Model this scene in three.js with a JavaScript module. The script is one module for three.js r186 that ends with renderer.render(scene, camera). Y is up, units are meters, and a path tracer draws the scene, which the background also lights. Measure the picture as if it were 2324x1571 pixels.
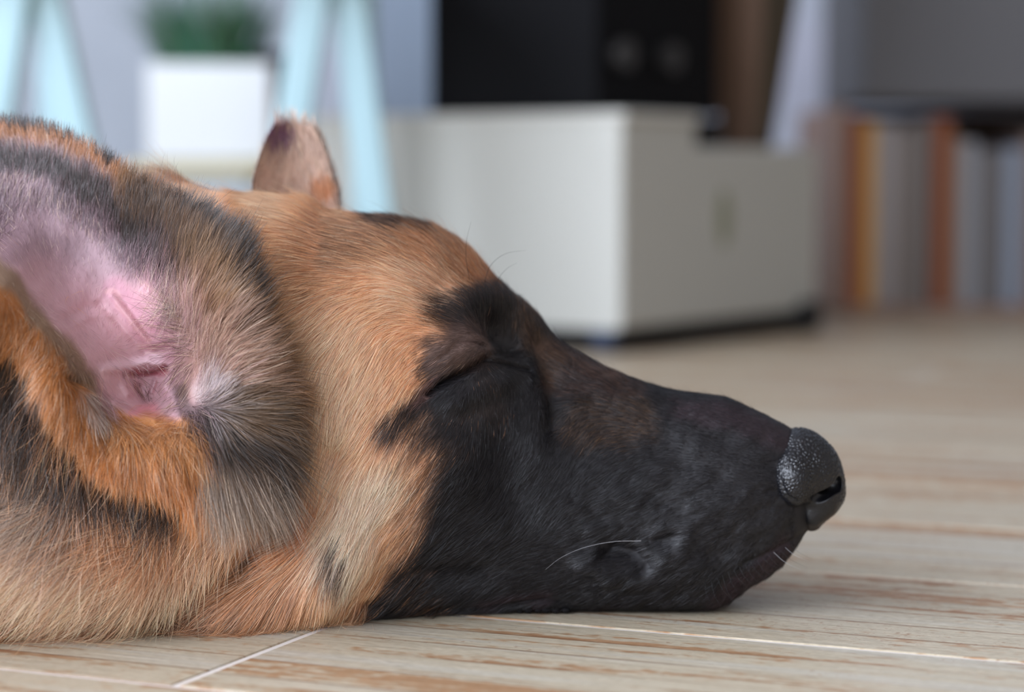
import * as THREE from 'three';
import { RoundedBoxGeometry } from 'three/addons/geometries/RoundedBoxGeometry.js';
import { mergeGeometries } from 'three/addons/utils/BufferGeometryUtils.js';
import { RectAreaLightUniformsLib } from 'three/addons/lights/RectAreaLightUniformsLib.js';

// ------------------------------------------------------------------ camera, sky, window light, exposure
const W = 2324, H = 1571, F = 5200, CAM_Y = 0.144, HORIZON = 390;
const PITCH = Math.atan((H / 2 - HORIZON) / F);
const scene = new THREE.Scene();
const camera = new THREE.PerspectiveCamera(2 * Math.atan(H / 2 / F) * 180 / Math.PI, W / H, 0.02, 40);
camera.position.set(0, CAM_Y, 0);
camera.rotation.x = -PITCH;
camera.focus = 0.714;
camera.userData.fStop = 5.8;
scene.add(camera);
const renderer = new THREE.WebGLRenderer({ antialias: true });
renderer.toneMapping = THREE.LinearToneMapping;
renderer.toneMappingExposure = 1.75;
renderer.shadowMap.enabled = true;
scene.background = new THREE.Color(0.75, 0.88, 1.05);
RectAreaLightUniformsLib.init();
const ROOM = { x0: -1.4, x1: 2.3, z0: -2.75, z1: 2.3, h: 2.6, t: 0.12 };
const WINDOW_LEFT = { a: -1.3, b: 1.4, y0: 0.1, y1: 1.75 };      // along z in the left wall
const WINDOW_REAR = { a: -1.3, b: 1.0, y0: 0.8, y1: 2.3 };       // along x in the wall behind the camera
function windowLight(w, h, power, color, pos, look) {
  const l = new THREE.RectAreaLight(color, power, w, h);
  l.position.set(...pos); l.lookAt(...look); l.name = 'window_daylight'; l.castShadow = true; scene.add(l);
}
windowLight(WINDOW_LEFT.b - WINDOW_LEFT.a, WINDOW_LEFT.y1 - WINDOW_LEFT.y0, 4.9, new THREE.Color(0.88, 0.945, 1.08),
  [ROOM.x0 + 0.02, (WINDOW_LEFT.y0 + WINDOW_LEFT.y1) / 2, (WINDOW_LEFT.a + WINDOW_LEFT.b) / 2], [0, (WINDOW_LEFT.y0 + WINDOW_LEFT.y1) / 2, (WINDOW_LEFT.a + WINDOW_LEFT.b) / 2]);
windowLight(WINDOW_REAR.b - WINDOW_REAR.a, WINDOW_REAR.y1 - WINDOW_REAR.y0, 1.4, new THREE.Color(0.9, 0.95, 1.06),
  [(WINDOW_REAR.a + WINDOW_REAR.b) / 2, (WINDOW_REAR.y0 + WINDOW_REAR.y1) / 2, ROOM.z1 - 0.02], [(WINDOW_REAR.a + WINDOW_REAR.b) / 2, (WINDOW_REAR.y0 + WINDOW_REAR.y1) / 2, 0]);

// ------------------------------------------------------------------ helpers
let seed = 12345;
const rnd = () => { seed = (seed + 0x6d2b79f5) | 0; let t = Math.imul(seed ^ (seed >>> 15), 1 | seed); t = (t + Math.imul(t ^ (t >>> 7), 61 | t)) ^ t; return ((t ^ (t >>> 14)) >>> 0) / 4294967296; };
const gauss = () => (rnd() + rnd() + rnd() + rnd() - 2) * 0.866 * 1.15;
const { clamp, lerp, smoothstep } = THREE.MathUtils;
const hash3 = (x, y, z) => { let h = Math.imul(x, 374761393) ^ Math.imul(y, 668265263) ^ Math.imul(z, 2147483647 ^ 0x5bd1e995); h = Math.imul(h ^ (h >>> 13), 1274126177); return ((h ^ (h >>> 16)) >>> 0) / 4294967296; };
function noise(x, y, z = 0) {
  const X = Math.floor(x), Y = Math.floor(y), Z = Math.floor(z), s = (t) => t * t * (3 - 2 * t);
  const u = s(x - X), v = s(y - Y), w = s(z - Z);
  let r = 0;
  for (let i = 0; i < 8; i++) { const a = i & 1, b = (i >> 1) & 1, c = i >> 2; r += hash3(X + a, Y + b, Z + c) * (a ? u : 1 - u) * (b ? v : 1 - v) * (c ? w : 1 - w); }
  return r * 2 - 1;
}
const fbm = (x, y, z = 0, n = 4) => { let s = 0, a = 0.5; for (let i = 0; i < n; i++) { s += a * noise(x, y, z + i * 7.3); x *= 2.03; y *= 2.03; z *= 2.03; a *= 0.5; } return s; };
const lin = (c) => Math.pow(c / 255, 2.2);
const rgb = (r, g, b) => [lin(r), lin(g), lin(b)];
const srgb = (r, g, b) => new THREE.Color().setRGB(lin(r), lin(g), lin(b));
const mat = (r, g, b, rough = 0.6, more = {}) => new THREE.MeshStandardMaterial({ color: srgb(r, g, b), roughness: rough, ...more });
const used = {};
function numbered(name) { const n = (used[name] = (used[name] ?? -1) + 1); return n ? name + '_' + String(n).padStart(3, '0') : name; }
function shadows(o) { o.castShadow = o.receiveShadow = true; return o; }
function part(parent, name, geometry, material, props = {}) {
  const m = shadows(new THREE.Mesh(geometry, material)); m.name = parent === scene ? numbered(name) : name; Object.assign(m.userData, props); parent.add(m); return m;
}
function thing(name, label, category, pos, turn = 0, group) {
  const g = new THREE.Group(); g.name = numbered(name); g.position.set(...pos); g.rotation.y = turn;
  g.userData = { label, category }; if (group) g.userData.group = group; scene.add(g); return g;
}
const rbox = (w, h, d, r = 0.003, x = 0, y = 0, z = 0, s = 2) => new RoundedBoxGeometry(w, h, d, s, Math.min(r, w / 2.01, h / 2.01, d / 2.01)).translate(x, y, z);
const bx = (x0, x1, y0, y1, z0, z1) => new THREE.BoxGeometry(x1 - x0, y1 - y0, z1 - z0).translate((x0 + x1) / 2, (y0 + y1) / 2, (z0 + z1) / 2);
function texture(w, h, f, color = true) {
  const d = new Uint8Array(w * h * 4);
  for (let y = 0, o = 0; y < h; y++) for (let x = 0; x < w; x++, o += 4) { const c = f(x / w, y / h, x, y); d[o] = clamp(c[0], 0, 255); d[o + 1] = clamp(c[1], 0, 255); d[o + 2] = clamp(c[2], 0, 255); d[o + 3] = 255; }
  const t = new THREE.DataTexture(d, w, h); t.magFilter = THREE.LinearFilter; t.minFilter = THREE.LinearMipmapLinearFilter; t.generateMipmaps = true;
  t.wrapS = t.wrapT = THREE.RepeatWrapping; if (color) t.colorSpace = THREE.SRGBColorSpace; t.needsUpdate = true; return t;
}
// piecewise cubic (monotone) through sorted points
function curve(pts) {
  pts = pts.slice().sort((a, b) => a[0] - b[0]);
  const n = pts.length, d = [], m = new Array(n).fill(0);
  for (let i = 0; i < n - 1; i++) d.push((pts[i + 1][1] - pts[i][1]) / (pts[i + 1][0] - pts[i][0]));
  m[0] = d[0]; m[n - 1] = d[n - 2];
  for (let i = 1; i < n - 1; i++) m[i] = d[i - 1] * d[i] <= 0 ? 0 : 2 * d[i - 1] * d[i] / (d[i - 1] + d[i]);
  return (x) => {
    if (x <= pts[0][0]) return pts[0][1]; if (x >= pts[n - 1][0]) return pts[n - 1][1];
    let i = 0; while (x > pts[i + 1][0]) i++;
    const h = pts[i + 1][0] - pts[i][0], t = (x - pts[i][0]) / h, t2 = t * t, t3 = t2 * t;
    return (2 * t3 - 3 * t2 + 1) * pts[i][1] + (t3 - 2 * t2 + t) * h * m[i] + (3 * t2 - 2 * t3) * pts[i + 1][1] + (t3 - t2) * h * m[i + 1];
  };
}

// ------------------------------------------------------------------ the room
const wallMat = (() => {
  const t = texture(512, 512, (u, v) => { const n = fbm(u * 8, v * 8, 1) * 14 + fbm(u * 40, v * 40, 5, 3) * 10; const p = smoothstep(fbm(u * 5, v * 9, 9), 0.05, 0.4) * 10; return [189 + n + p * 0.4, 197 + n - p * 0.4, 208 + n]; });
  const b = texture(256, 256, (u, v) => { const n = 128 + fbm(u * 24, v * 24, 3) * 110; return [n, n, n]; }, false);
  return new THREE.MeshStandardMaterial({ map: t, bumpMap: b, bumpScale: 0.002, roughness: 0.85 });
})();
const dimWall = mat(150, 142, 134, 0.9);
const whiteMat = mat(228, 228, 226, 0.6);
{
  const { x0, x1, z0, z1, h, t } = ROOM, S = { kind: 'structure' };
  part(scene, 'wall_back', bx(x0 - t, x1 + t, -0.1, h, z0 - t, z0), wallMat, { ...S });
  part(scene, 'wall_right', bx(x1, x1 + t, -0.1, h, z0, z1), dimWall, { ...S });
  const holed = (a, b, w) => mergeGeometries([bx(a, w.a, -0.1, h, 0, t), bx(w.b, b, -0.1, h, 0, t), bx(w.a, w.b, -0.1, w.y0, 0, t), bx(w.a, w.b, w.y1, h, 0, t)]);
  const frame = (w) => mergeGeometries([bx(w.a, w.a + 0.05, w.y0, w.y1, 0.02, 0.08), bx(w.b - 0.05, w.b, w.y0, w.y1, 0.02, 0.08), bx(w.a, w.b, w.y0, w.y0 + 0.05, 0.02, 0.08), bx(w.a, w.b, w.y1 - 0.05, w.y1, 0.02, 0.08)]);
  const wl = part(scene, 'wall_left', holed(z0, z1, WINDOW_LEFT), wallMat, { ...S }); wl.rotation.y = -Math.PI / 2; wl.position.x = x0;
  const w1 = part(scene, 'window_1', frame(WINDOW_LEFT), whiteMat, { ...S }); w1.rotation.y = -Math.PI / 2; w1.position.x = x0 - 0.02;
  const wr = part(scene, 'wall_rear', holed(x0 - t, x1 + t, WINDOW_REAR), dimWall, { ...S }); wr.position.z = z1;
  const w2 = part(scene, 'window_2', frame(WINDOW_REAR), whiteMat, { ...S }); w2.position.z = z1 + 0.02;
  part(scene, 'ceiling', bx(x0 - t, x1 + t, h, h + t, z0 - t, z1 + t), dimWall, { ...S });
}
// floor of wood-look tiles laid askew, each tile a piece of its own
{
  const th = Math.atan(0.43), floor = new THREE.Group(); floor.name = 'floor'; floor.userData.kind = 'structure'; scene.add(floor);
  part(floor, 'grout_bed', bx(ROOM.x0 - 0.1, ROOM.x1 + 0.1, -0.1, -0.0004, ROOM.z0 - 0.1, ROOM.z1 + 0.1), mat(218, 208, 200, 0.9));
  const L = 0.9, B = 0.125, G = 0.0017;
  const tileTex = [0, 1, 2, 3].map((k) => {
    const o = k * 31.7, bands = [];
    return texture(2048, 300, (u, v) => {
      const X = u * 90, Y = v * 12.5;                                  // centimetres
      const strip = Math.floor((Y + fbm(X * 0.02, 3, o) * 0.2) / 2.083), edge = Math.abs((Y + fbm(X * 0.02, 3, o) * 0.2) / 2.083 - Math.round((Y + fbm(X * 0.02, 3, o) * 0.2) / 2.083)) * 2.083, so = o + strip * 5.3;
      const broad = fbm(X * 0.05, Y * 0.55, so + 3, 3), streak = fbm(X * 0.14, Y * 2.6, so + 9, 4), fine = fbm(X * 0.7, Y * 14, o + 14, 3), speck = fbm(X * 6, Y * 9, o + 20, 3), grit = fbm(X * 2.2, Y * 5, o + 40, 3);
      const brown = smoothstep(broad * 0.9 + streak * 0.8 + grit * 0.55 + (hash3(strip, k, 3) - 0.5) * 0.25, 0.02, 0.42), dark = smoothstep(streak + fine * 0.35 + grit * 0.25, 0.26, 0.5);
      const line = (1 - smoothstep(edge, 0.02, 0.07)) * smoothstep(fbm(X * 0.12, so, 2, 2), -0.25, 0.1), pit = smoothstep(speck, 0.3, 0.46) * smoothstep(fbm(X * 0.25, Y * 0.8, o + 31, 2), -0.15, 0.2);
      let c = [184, 171, 149];
      const mixTo = (t, a) => { c = c.map((q, i) => lerp(q, t[i], a)); };
      mixTo([158, 116, 82], brown * 0.8); mixTo([184, 177, 164], smoothstep(-broad - streak * 0.6, 0.1, 0.5) * 0.7); mixTo([126, 86, 58], dark * 0.55); mixTo([104, 70, 48], line * 0.75); mixTo([112, 78, 54], pit * 0.5);
      const n = fine * 12 + speck * 18; return [c[0] + n, c[1] + n, c[2] + n];
    });
  });
  const tileBump = texture(1024, 150, (u, v) => { const X = u * 90, Y = v * 12.5, n = 150 + fbm(X * 0.3, Y * 9, 2, 3) * 70 + fbm(X * 4, Y * 5, 8, 2) * 60; return [n, n, n]; }, false);
  const tileMats = tileTex.map((t) => new THREE.MeshStandardMaterial({ map: t, bumpMap: tileBump, bumpScale: 0.0004, roughness: 0.42 }));
  const tile = (l) => {
    const w = B - G, t = 0.008, e = 0.0009, g = new THREE.BufferGeometry(), P = [], UV = [], I = [];
    const ring = (y, i) => { for (const [x, z] of [[-l / 2 + i, -w / 2 + i], [l / 2 - i, -w / 2 + i], [l / 2 - i, w / 2 - i], [-l / 2 + i, w / 2 - i]]) { P.push(x, y, z); UV.push((x + l / 2) / L, (z + w / 2) / B); } };
    ring(0, e); ring(-e * 0.8, 0); ring(-e * 0.8, 0); ring(-t, 0); ring(0, e);
    for (const [a, b] of [[0, 4], [8, 12]]) for (let k = 0; k < 4; k++) { const n = (k + 1) % 4; I.push(a + k, a + n, b + k, a + n, b + n, b + k); }
    I.push(16, 18, 17, 16, 19, 18);
    g.setAttribute('position', new THREE.Float32BufferAttribute(P, 3)); g.setAttribute('uv', new THREE.Float32BufferAttribute(UV, 2)); g.setIndex(I);
    const f = g.toNonIndexed(); f.computeVertexNormals(); return f;
  };
  const geo = tile(L - G), c = Math.cos(th), s = Math.sin(th);
  let n = 0;
  for (let r = -22; r <= 26; r++) {
    const u0 = 0.545 + r * B, shift = r === 0 ? -0.338 : r === 1 ? -0.62 : r === 3 ? -0.59 : -0.338 + ((r * 0.37 + 10) % 1) * L;
    for (let k = -5; k <= 5; k++) {
      const v = shift + (k + 0.5) * L, u = u0 + B / 2, X = s * u + c * v, Z = -(c * u - s * v);
      if (X < ROOM.x0 - 0.2 || X > ROOM.x1 + 0.2 || Z < ROOM.z0 - 0.1 || Z > ROOM.z1 + 0.1) continue;
      const m = part(floor, 'tile', geo, tileMats[(n = (n * 5 + 3 + r + 40) % 17) % 4]);
      m.position.set(X, 0, Z); m.rotation.y = -th + (hash3(r, k, 5) > 0.5 ? Math.PI : 0);
    }
  }
}

// ------------------------------------------------------------------ things behind the dog
// point on the line of sight through a place of the photograph, at distance d in front of the camera: used to measure where things stand
const at = (px, py, d) => { const a = (px - W / 2) / F, b = (H / 2 - py) / F, ca = Math.cos(PITCH), sa = Math.sin(PITCH), k = d / (b * sa + ca); return [a * k, CAM_Y + (b * ca - sa) * k, -d]; };
const bar = (a, b, w, d) => { const A = new THREE.Vector3(...a), B = new THREE.Vector3(...b), g = rbox(w, A.distanceTo(B), d, 0.004); g.applyQuaternion(new THREE.Quaternion().setFromUnitVectors(new THREE.Vector3(0, 1, 0), B.clone().sub(A).normalize())); const m = A.add(B).multiplyScalar(0.5); return g.translate(m.x, m.y, m.z); };
{ // door frame trim and the blue-grey door beside it
  const jamb = part(scene, 'trim_1', rbox(0.022, 2.1, 0.03, 0.003, -0.0795, 1.05, ROOM.z0 + 0.015), mat(205, 214, 216, 0.5), { kind: 'structure' });
  part(scene, 'door_1', rbox(0.075, 2.05, 0.02, 0.003, -0.129, 1.025, ROOM.z0 + 0.01), mat(136, 150, 168, 0.6), { kind: 'structure' });
}
{ // cream rolling crate: a tall part and a lower step, extruded along its long side
  const g = thing('rolling_crate', 'cream rolling storage crate with a lower step and black casters, behind the sleeping dog', 'storage crate', [0.0858, 0, -1.80], -0.595);
  const yb = 0.0235, D = 0.33, sh = new THREE.Shape();
  [[-0.004, yb], [-0.004, 0.184], [-0.1156, 0.184], [-0.1156, 0.161], [-0.34, 0.161], [-0.34, yb]].forEach(([x, y], i) => (i ? sh.lineTo(x, y) : sh.moveTo(x, y))); sh.closePath();
  part(g, 'body', new THREE.ExtrudeGeometry(sh, { depth: D - 0.004, bevelEnabled: true, bevelSize: 0.004, bevelThickness: 0.004, bevelSegments: 3 }).rotateY(-Math.PI / 2).translate(-0.004, 0, 0), mat(188, 188, 181, 0.5));
  part(g, 'handle_recess', new THREE.CylinderGeometry(0.0105, 0.0105, 0.004, 28).rotateZ(Math.PI / 2).scale(1, 2.3, 1).translate(-0.001, 0.105, -0.166), mat(140, 142, 118, 0.7), { label: 'olive grey oval handle recess' });
  part(g, 'shade_block', rbox(D - 0.02, 0.019, 0.31, 0.002, -D / 2, 0.0105, -0.17), mat(22, 21, 22, 0.8));  // black block added to stand for the shadow under the crate
  part(g, 'rim', rbox(D + 0.010, 0.007, 0.122, 0.003, -D / 2, 0.188, -0.058), mat(200, 199, 192, 0.5));
  for (const [x, z] of [[-0.02, -0.016], [0.004, -0.315], [-D + 0.025, -0.025], [-D + 0.025, -0.315]]) part(g, 'caster', new THREE.CylinderGeometry(0.0145, 0.0145, 0.016, 28).rotateZ(Math.PI / 2).translate(x, 0.0145, z), z > -0.02 ? mat(52, 66, 92, 0.5) : mat(20, 21, 24, 0.5));
}
const onCrate = (t, s, y) => { const c = Math.cos(-0.595), n = Math.sin(-0.595); return [0.0858 - t * c - s * n, y, -1.80 + t * n - s * c]; };
{ // black cabinet standing on the crate
  const p = onCrate(0.03, 0.012, 0.1917), g = thing('black_cabinet', 'tall black cabinet with two round grey knobs, standing on the cream crate', 'cabinet', p, -0.595);
  part(g, 'case', rbox(0.165, 0.4, 0.198, 0.004, -0.0825, 0.2, -0.099), new THREE.MeshPhysicalMaterial({ color: srgb(15, 15, 18), roughness: 0.75, specularIntensity: 0.3 }));
  for (const [z, y] of [[-0.03, 0.046], [-0.105, 0.046]]) part(g, 'knob', new THREE.CylinderGeometry(0.010, 0.012, 0.012, 32).rotateZ(Math.PI / 2).translate(0.005, y, z), mat(50, 48, 47, 0.5));
}
{ // flat dark box added to darken the gap under the overhang
  const p = onCrate(0.1125, 0.179, 0.1654), g = thing('gap_filler', 'flat dark grey box added on the crate step to darken the gap under the overhanging black cabinet', 'box', p, -0.595);
  part(g, 'tray', rbox(0.15, 0.018, 0.106, 0.003, 0, 0.009, 0), mat(24, 22, 22, 0.8)); part(g, 'lid', rbox(0.153, 0.006, 0.109, 0.002, 0, 0.0215, 0), mat(30, 27, 26, 0.8));
}
{ // tapered wooden vase on the lower step
  const p = onCrate(0.042, 0.285, 0), g = thing('tapered_vase', 'tall tapered four-sided brown wooden vase standing on the lower step of the crate', 'vase', [p[0], 0.1652, p[2]], 0.2);
  const m = [mat(104, 80, 64, 0.6), mat(72, 62, 46, 0.6)];  // lit brown and shaded olive boards: the light is put into their colours
  const R0 = 0.023, R1 = 0.066, hh = 0.25;
  for (let k = 0; k < 4; k++) {
    const a0 = k * Math.PI / 2, a1 = a0 + Math.PI / 2, sh = [[R0, 0], [R1, hh]], P = [];
    const pt = (a, i, o) => [Math.cos(a) * (sh[i][0] - o), sh[i][1], Math.sin(a) * (sh[i][0] - o)];
    const q = [pt(a0, 0, 0), pt(a1, 0, 0), pt(a1, 1, 0), pt(a0, 1, 0), pt(a0, 0, 0.006), pt(a1, 0, 0.006), pt(a1, 1, 0.006), pt(a0, 1, 0.006)];
    for (const [a, b, c, d] of [[0, 3, 2, 1], [4, 5, 6, 7], [3, 7, 6, 2], [0, 1, 5, 4], [0, 4, 7, 3], [1, 2, 6, 5]]) P.push(...q[a], ...q[b], ...q[c], ...q[a], ...q[c], ...q[d]);
    const geo = new THREE.BufferGeometry(); geo.setAttribute('position', new THREE.Float32BufferAttribute(P, 3)); geo.computeVertexNormals();
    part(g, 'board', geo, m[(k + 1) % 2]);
  }
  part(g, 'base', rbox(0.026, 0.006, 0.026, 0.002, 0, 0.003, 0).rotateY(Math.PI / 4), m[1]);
}
{ // low grey cabinet with a row of books in its open shelf
  const Z = -2.3, k = 2.3 / F, X = (px) => (px - W / 2) * k, g = thing('low_bookshelf', 'low shelf unit with grey upper front, open book shelf below, at right', 'shelf', [X(2180), 0, Z - 0.15]);
  const wood = mat(150, 122, 108, 0.6), x0 = X(1892) - X(2180), x1 = 0.33;
  part(g, 'drawer_front', rbox(x1 - x0 - 0.018, 0.24, 0.30, 0.004, (x0 + x1) / 2 + 0.018, 0.335, 0), mat(98, 97, 99, 0.7), { label: 'grey drawer front' });
  part(g, 'side_panel', rbox(0.014, 0.205, 0.29, 0.002, x0 + 0.008, 0.1075, -0.005), wood);
  part(g, 'side_panel', rbox(0.014, 0.205, 0.29, 0.002, x1 - 0.008, 0.1075, -0.005), wood);
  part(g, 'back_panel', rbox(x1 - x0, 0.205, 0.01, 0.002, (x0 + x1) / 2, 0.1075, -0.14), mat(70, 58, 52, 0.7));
  part(g, 'bottom_board', rbox(x1 - x0 - 0.03, 0.008, 0.28, 0.002, (x0 + x1) / 2, 0.004, -0.005), wood);
  const books = [
    [1934, 1966, 0.190, [158, 84, 44], 'rust orange paperback, first from the left side panel'], [1966, 1994, 0.186, [206, 158, 92], 'tan yellow paperback beside the rust orange one'],
    [1996, 2044, 0.184, [156, 148, 146], 'light grey wide book right of the tan paperback'], [2046, 2084, 0.180, [128, 118, 112], 'warm grey book, second grey one from the left'],
    [2085, 2121, 0.186, [112, 104, 100], 'darker grey brown book left of the brown one'], [2124, 2166, 0.191, [132, 70, 34], 'dark orange brown book in the middle of the row'],
    [2168, 2188, 0.172, [140, 120, 104], 'thin beige brown book right of the dark orange brown one'], [2190, 2228, 0.166, [142, 142, 146], 'pale grey book in the right half of the row'],
    [2232, 2286, 0.158, [106, 102, 102], 'wide dark grey book near the right edge'], [2290, 2330, 0.160, [138, 146, 160], 'bluish grey book at the right edge'], [2334, 2380, 0.175, [120, 104, 98], 'brown grey book beyond the bluish one']];
  for (const [a, b, h, c, label] of books) {
    const w = X(b) - X(a), t = thing('book', label, 'book', [X((a + b) / 2), 0.0085, Z - 0.095], 0, 'books in the low shelf');
    const cover = mat(...c, 0.6);
    part(t, 'spine', rbox(w, h, 0.004, 0.0015, 0, h / 2, 0.07), cover);
    part(t, 'cover', rbox(0.0025, h, 0.14, 0.001, -w / 2 + 0.00125, h / 2, 0), cover); part(t, 'cover', rbox(0.0025, h, 0.14, 0.001, w / 2 - 0.00125, h / 2, 0), cover);
    part(t, 'pages', bx(-w / 2 + 0.003, w / 2 - 0.003, 0.003, h - 0.004, -0.068, 0.067), mat(215, 208, 192, 0.9));
  }
}
{ // low stool with mint legs
  const d = 1.7, g = thing('mint_stool', 'low stool with mint green inverted-V legs, behind the dog', 'stool', [-0.247, 0, -d]);
  const mint = mat(158, 188, 195, 0.45), L = (a, b, z0, z1) => { const A = at(...a, d), B = at(...b, d), t = A[1] / (A[1] - B[1]), f = [A[0] + (B[0] - A[0]) * t, 0.002, 0]; const q = (0.30 - A[1]) / (A[1] - B[1]), e = [A[0] - (B[0] - A[0]) * q, 0.30, 0]; part(g, 'leg', bar([e[0] + 0.247, e[1], z0], [f[0] + 0.247, f[1], z1], 0.026, 0.02), mint); };
  L([700, 60], [672, 250], 0, 0); L([806, 120], [850, 470], -0.012, -0.012); L([22, 60], [-2, 220], 0, 0); L([112, 60], [165, 300], -0.012, -0.012);
  part(g, 'seat', rbox(0.34, 0.022, 0.26, 0.006, 0, 0.311, -0.06), mat(214, 196, 160, 0.5));
  for (const x of [-0.11, 0.11]) part(g, 'rear_leg', rbox(0.02, 0.3, 0.02, 0.003, x * 1.15, 0.15, -0.17), mint);
}
{ // plant stand, white pot, dark pot
  const d = 2.3, a = at(480, 366, d), top = a[1];
  const g = thing('plant_stand', 'low pale wooden plant stand under the white pot', 'stand', [a[0], 0, -d]);
  const w = mat(206, 196, 158, 0.6), w2 = mat(190, 205, 212, 0.6);
  part(g, 'shelf_board', rbox(0.15, 0.014, 0.15, 0.003, 0, top - 0.008, 0), w);
  part(g, 'lower_board', rbox(0.14, 0.014, 0.14, 0.003, 0, top - 0.032, 0), w2);
  for (const [x, z] of [[-0.064, 0.064], [0.064, 0.064], [-0.064, -0.064], [0.064, -0.064]]) part(g, 'leg', rbox(0.012, top - 0.04, 0.012, 0.002, x, (top - 0.04) / 2, z), w);
  const p = thing('white_pot', 'square white ceramic pot with green grassy plant', 'plant pot', [a[0], top, -d], 0.09);
  const S = 0.115, sh = new THREE.Shape([[-S / 2, -S / 2], [S / 2, -S / 2], [S / 2, S / 2], [-S / 2, S / 2]].map(([x, y]) => new THREE.Vector2(x, y)));
  sh.holes.push(new THREE.Path([[-1, -1], [-1, 1], [1, 1], [1, -1]].map(([x, y]) => new THREE.Vector2(x * (S / 2 - 0.007), y * (S / 2 - 0.007)))));
  part(p, 'pot', mergeGeometries([new THREE.ExtrudeGeometry(sh, { depth: 0.090, bevelEnabled: true, bevelSize: 0.002, bevelThickness: 0.002, bevelSegments: 2 }).rotateX(-Math.PI / 2).translate(0, 0.003, 0), rbox(S - 0.006, 0.008, S - 0.006, 0.002, 0, 0.005, 0)]), mat(238, 242, 244, 0.35));
  part(p, 'soil', rbox(S - 0.016, 0.01, S - 0.016, 0.002, 0, 0.076, 0), mat(70, 52, 40, 0.95));
  const P = [], C = [];
  for (let k = 0; k < 420; k++) {
    const an = rnd() * 6.283, rr = Math.sqrt(rnd()) * 0.05, lean = 0.1 + rnd() * 1.15, len = 0.07 + rnd() * 0.07, wd = 0.0018 + rnd() * 0.0014, bx0 = Math.cos(an) * rr, bz0 = Math.sin(an) * rr, a2 = an + gauss() * 0.6;
    let px = bx0, py = 0.079, pz = bz0; const dx = Math.cos(a2), dz = Math.sin(a2), col = new THREE.Color().setRGB(...rgb(58 + rnd() * 34, 98 + rnd() * 34, 76 + rnd() * 22)), sd = 5;
    for (let s = 0; s < sd; s++) {
      const l = lean * (0.25 + s * 0.28), st = len / sd, nx = px + dx * Math.sin(Math.min(l, 1.8)) * st, ny = py + Math.cos(Math.min(l, 1.8)) * st, nz = pz + dz * Math.sin(Math.min(l, 1.8)) * st, w0 = wd * (1 - s / sd), w1 = wd * (1 - (s + 1) / sd);
      const v = [[px - dz * w0, py, pz + dx * w0], [px + dz * w0, py, pz - dx * w0], [nx + dz * w1, ny, nz - dx * w1], [nx - dz * w1, ny, nz + dx * w1]];
      for (const i of [0, 1, 2, 0, 2, 3]) { P.push(...v[i]); C.push(col.r, col.g, col.b); }
      px = nx; py = ny; pz = nz;
    }
  }
  const fg = new THREE.BufferGeometry(); fg.setAttribute('position', new THREE.Float32BufferAttribute(P, 3)); fg.setAttribute('color', new THREE.Float32BufferAttribute(C, 3)); fg.computeVertexNormals();
  part(p, 'foliage', fg, new THREE.MeshStandardMaterial({ vertexColors: true, roughness: 0.6, side: THREE.DoubleSide }), { kind: 'stuff' });
  const b = at(622, 270, 2.42), q = thing('brown_jar', 'slim rust brown jar with dark lid behind the white pot', 'jar', [b[0] + 0.002, 0, b[2]]);
  part(q, 'jar', new THREE.LatheGeometry([[0, 0.002], [0.024, 0.002], [0.028, 0.01], [0.028, 0.225], [0.024, 0.235], [0, 0.235]].map(([x, y]) => new THREE.Vector2(x, y)), 40), mat(124, 76, 44, 0.5));
  part(q, 'lid', new THREE.LatheGeometry([[0, 0.236], [0.03, 0.236], [0.031, 0.262], [0.026, 0.268], [0, 0.268]].map(([x, y]) => new THREE.Vector2(x, y)), 40), mat(58, 42, 50, 0.5));
}
// ------------------------------------------------------------------ the sleeping dog
// Dog-local frame: origin on the floor under the head's middle plane, x towards the nose, y up, z towards the near side.
const DOG_D = 0.77;
// drawing sheet of the dog's side view: places on the flank are given in sheet units (u, v); sheet() and flank() go between the sheet and the body
const ca = Math.cos(PITCH), sa = Math.sin(PITCH);
const flank = (u, v, z) => { const a = (u - W / 2) / F, b = (H / 2 - v) / F, dz = -b * sa - ca, k = (z - DOG_D) / dz; return [a * k, CAM_Y + (b * ca - sa) * k]; };
const sheet = (x, y, z) => { const Y = y - CAM_Y, Z = z - DOG_D, d = -(Z * ca) - (Y * sa), h = Y * ca - Z * sa; return [W / 2 + F * x / d, H / 2 - F * h / d]; };
const turnU = curve([[850, 0], [1000, 0.002], [1200, 0.006], [1500, 0.0135], [1832, 0.0195]]);   // the head is turned a little towards the near side
const SX = (u) => flank(u, 785, turnU(u))[0];
const mid = (pts) => curve(pts.map(([u, v]) => flank(u, v, turnU(u))));
const byU = (pts) => curve(pts.map(([u, w]) => [SX(u), w]));
const topY = mid([[-5600, 60], [-4200, -60], [-2600, -80], [-1500, 0], [-900, 140], [-500, 270], [-200, 395], [0, 420], [150, 418], [300, 410], [380, 402], [470, 430], [560, 446], [640, 452], [710, 462], [760, 484], [830, 492], [890, 497], [950, 509], [1000, 527], [1040, 551], [1080, 583], [1110, 616], [1140, 650], [1165, 674], [1200, 698], [1225, 721], [1255, 757], [1290, 788], [1340, 816], [1390, 842], [1450, 864], [1520, 884], [1580, 893], [1640, 901], [1700, 924], [1750, 948], [1800, 976], [1832, 1012], [1846, 1060]]);
const midZ = byU([[850, 0], [1000, 0.002], [1200, 0.006], [1500, 0.0135], [1832, 0.0195]]);
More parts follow.
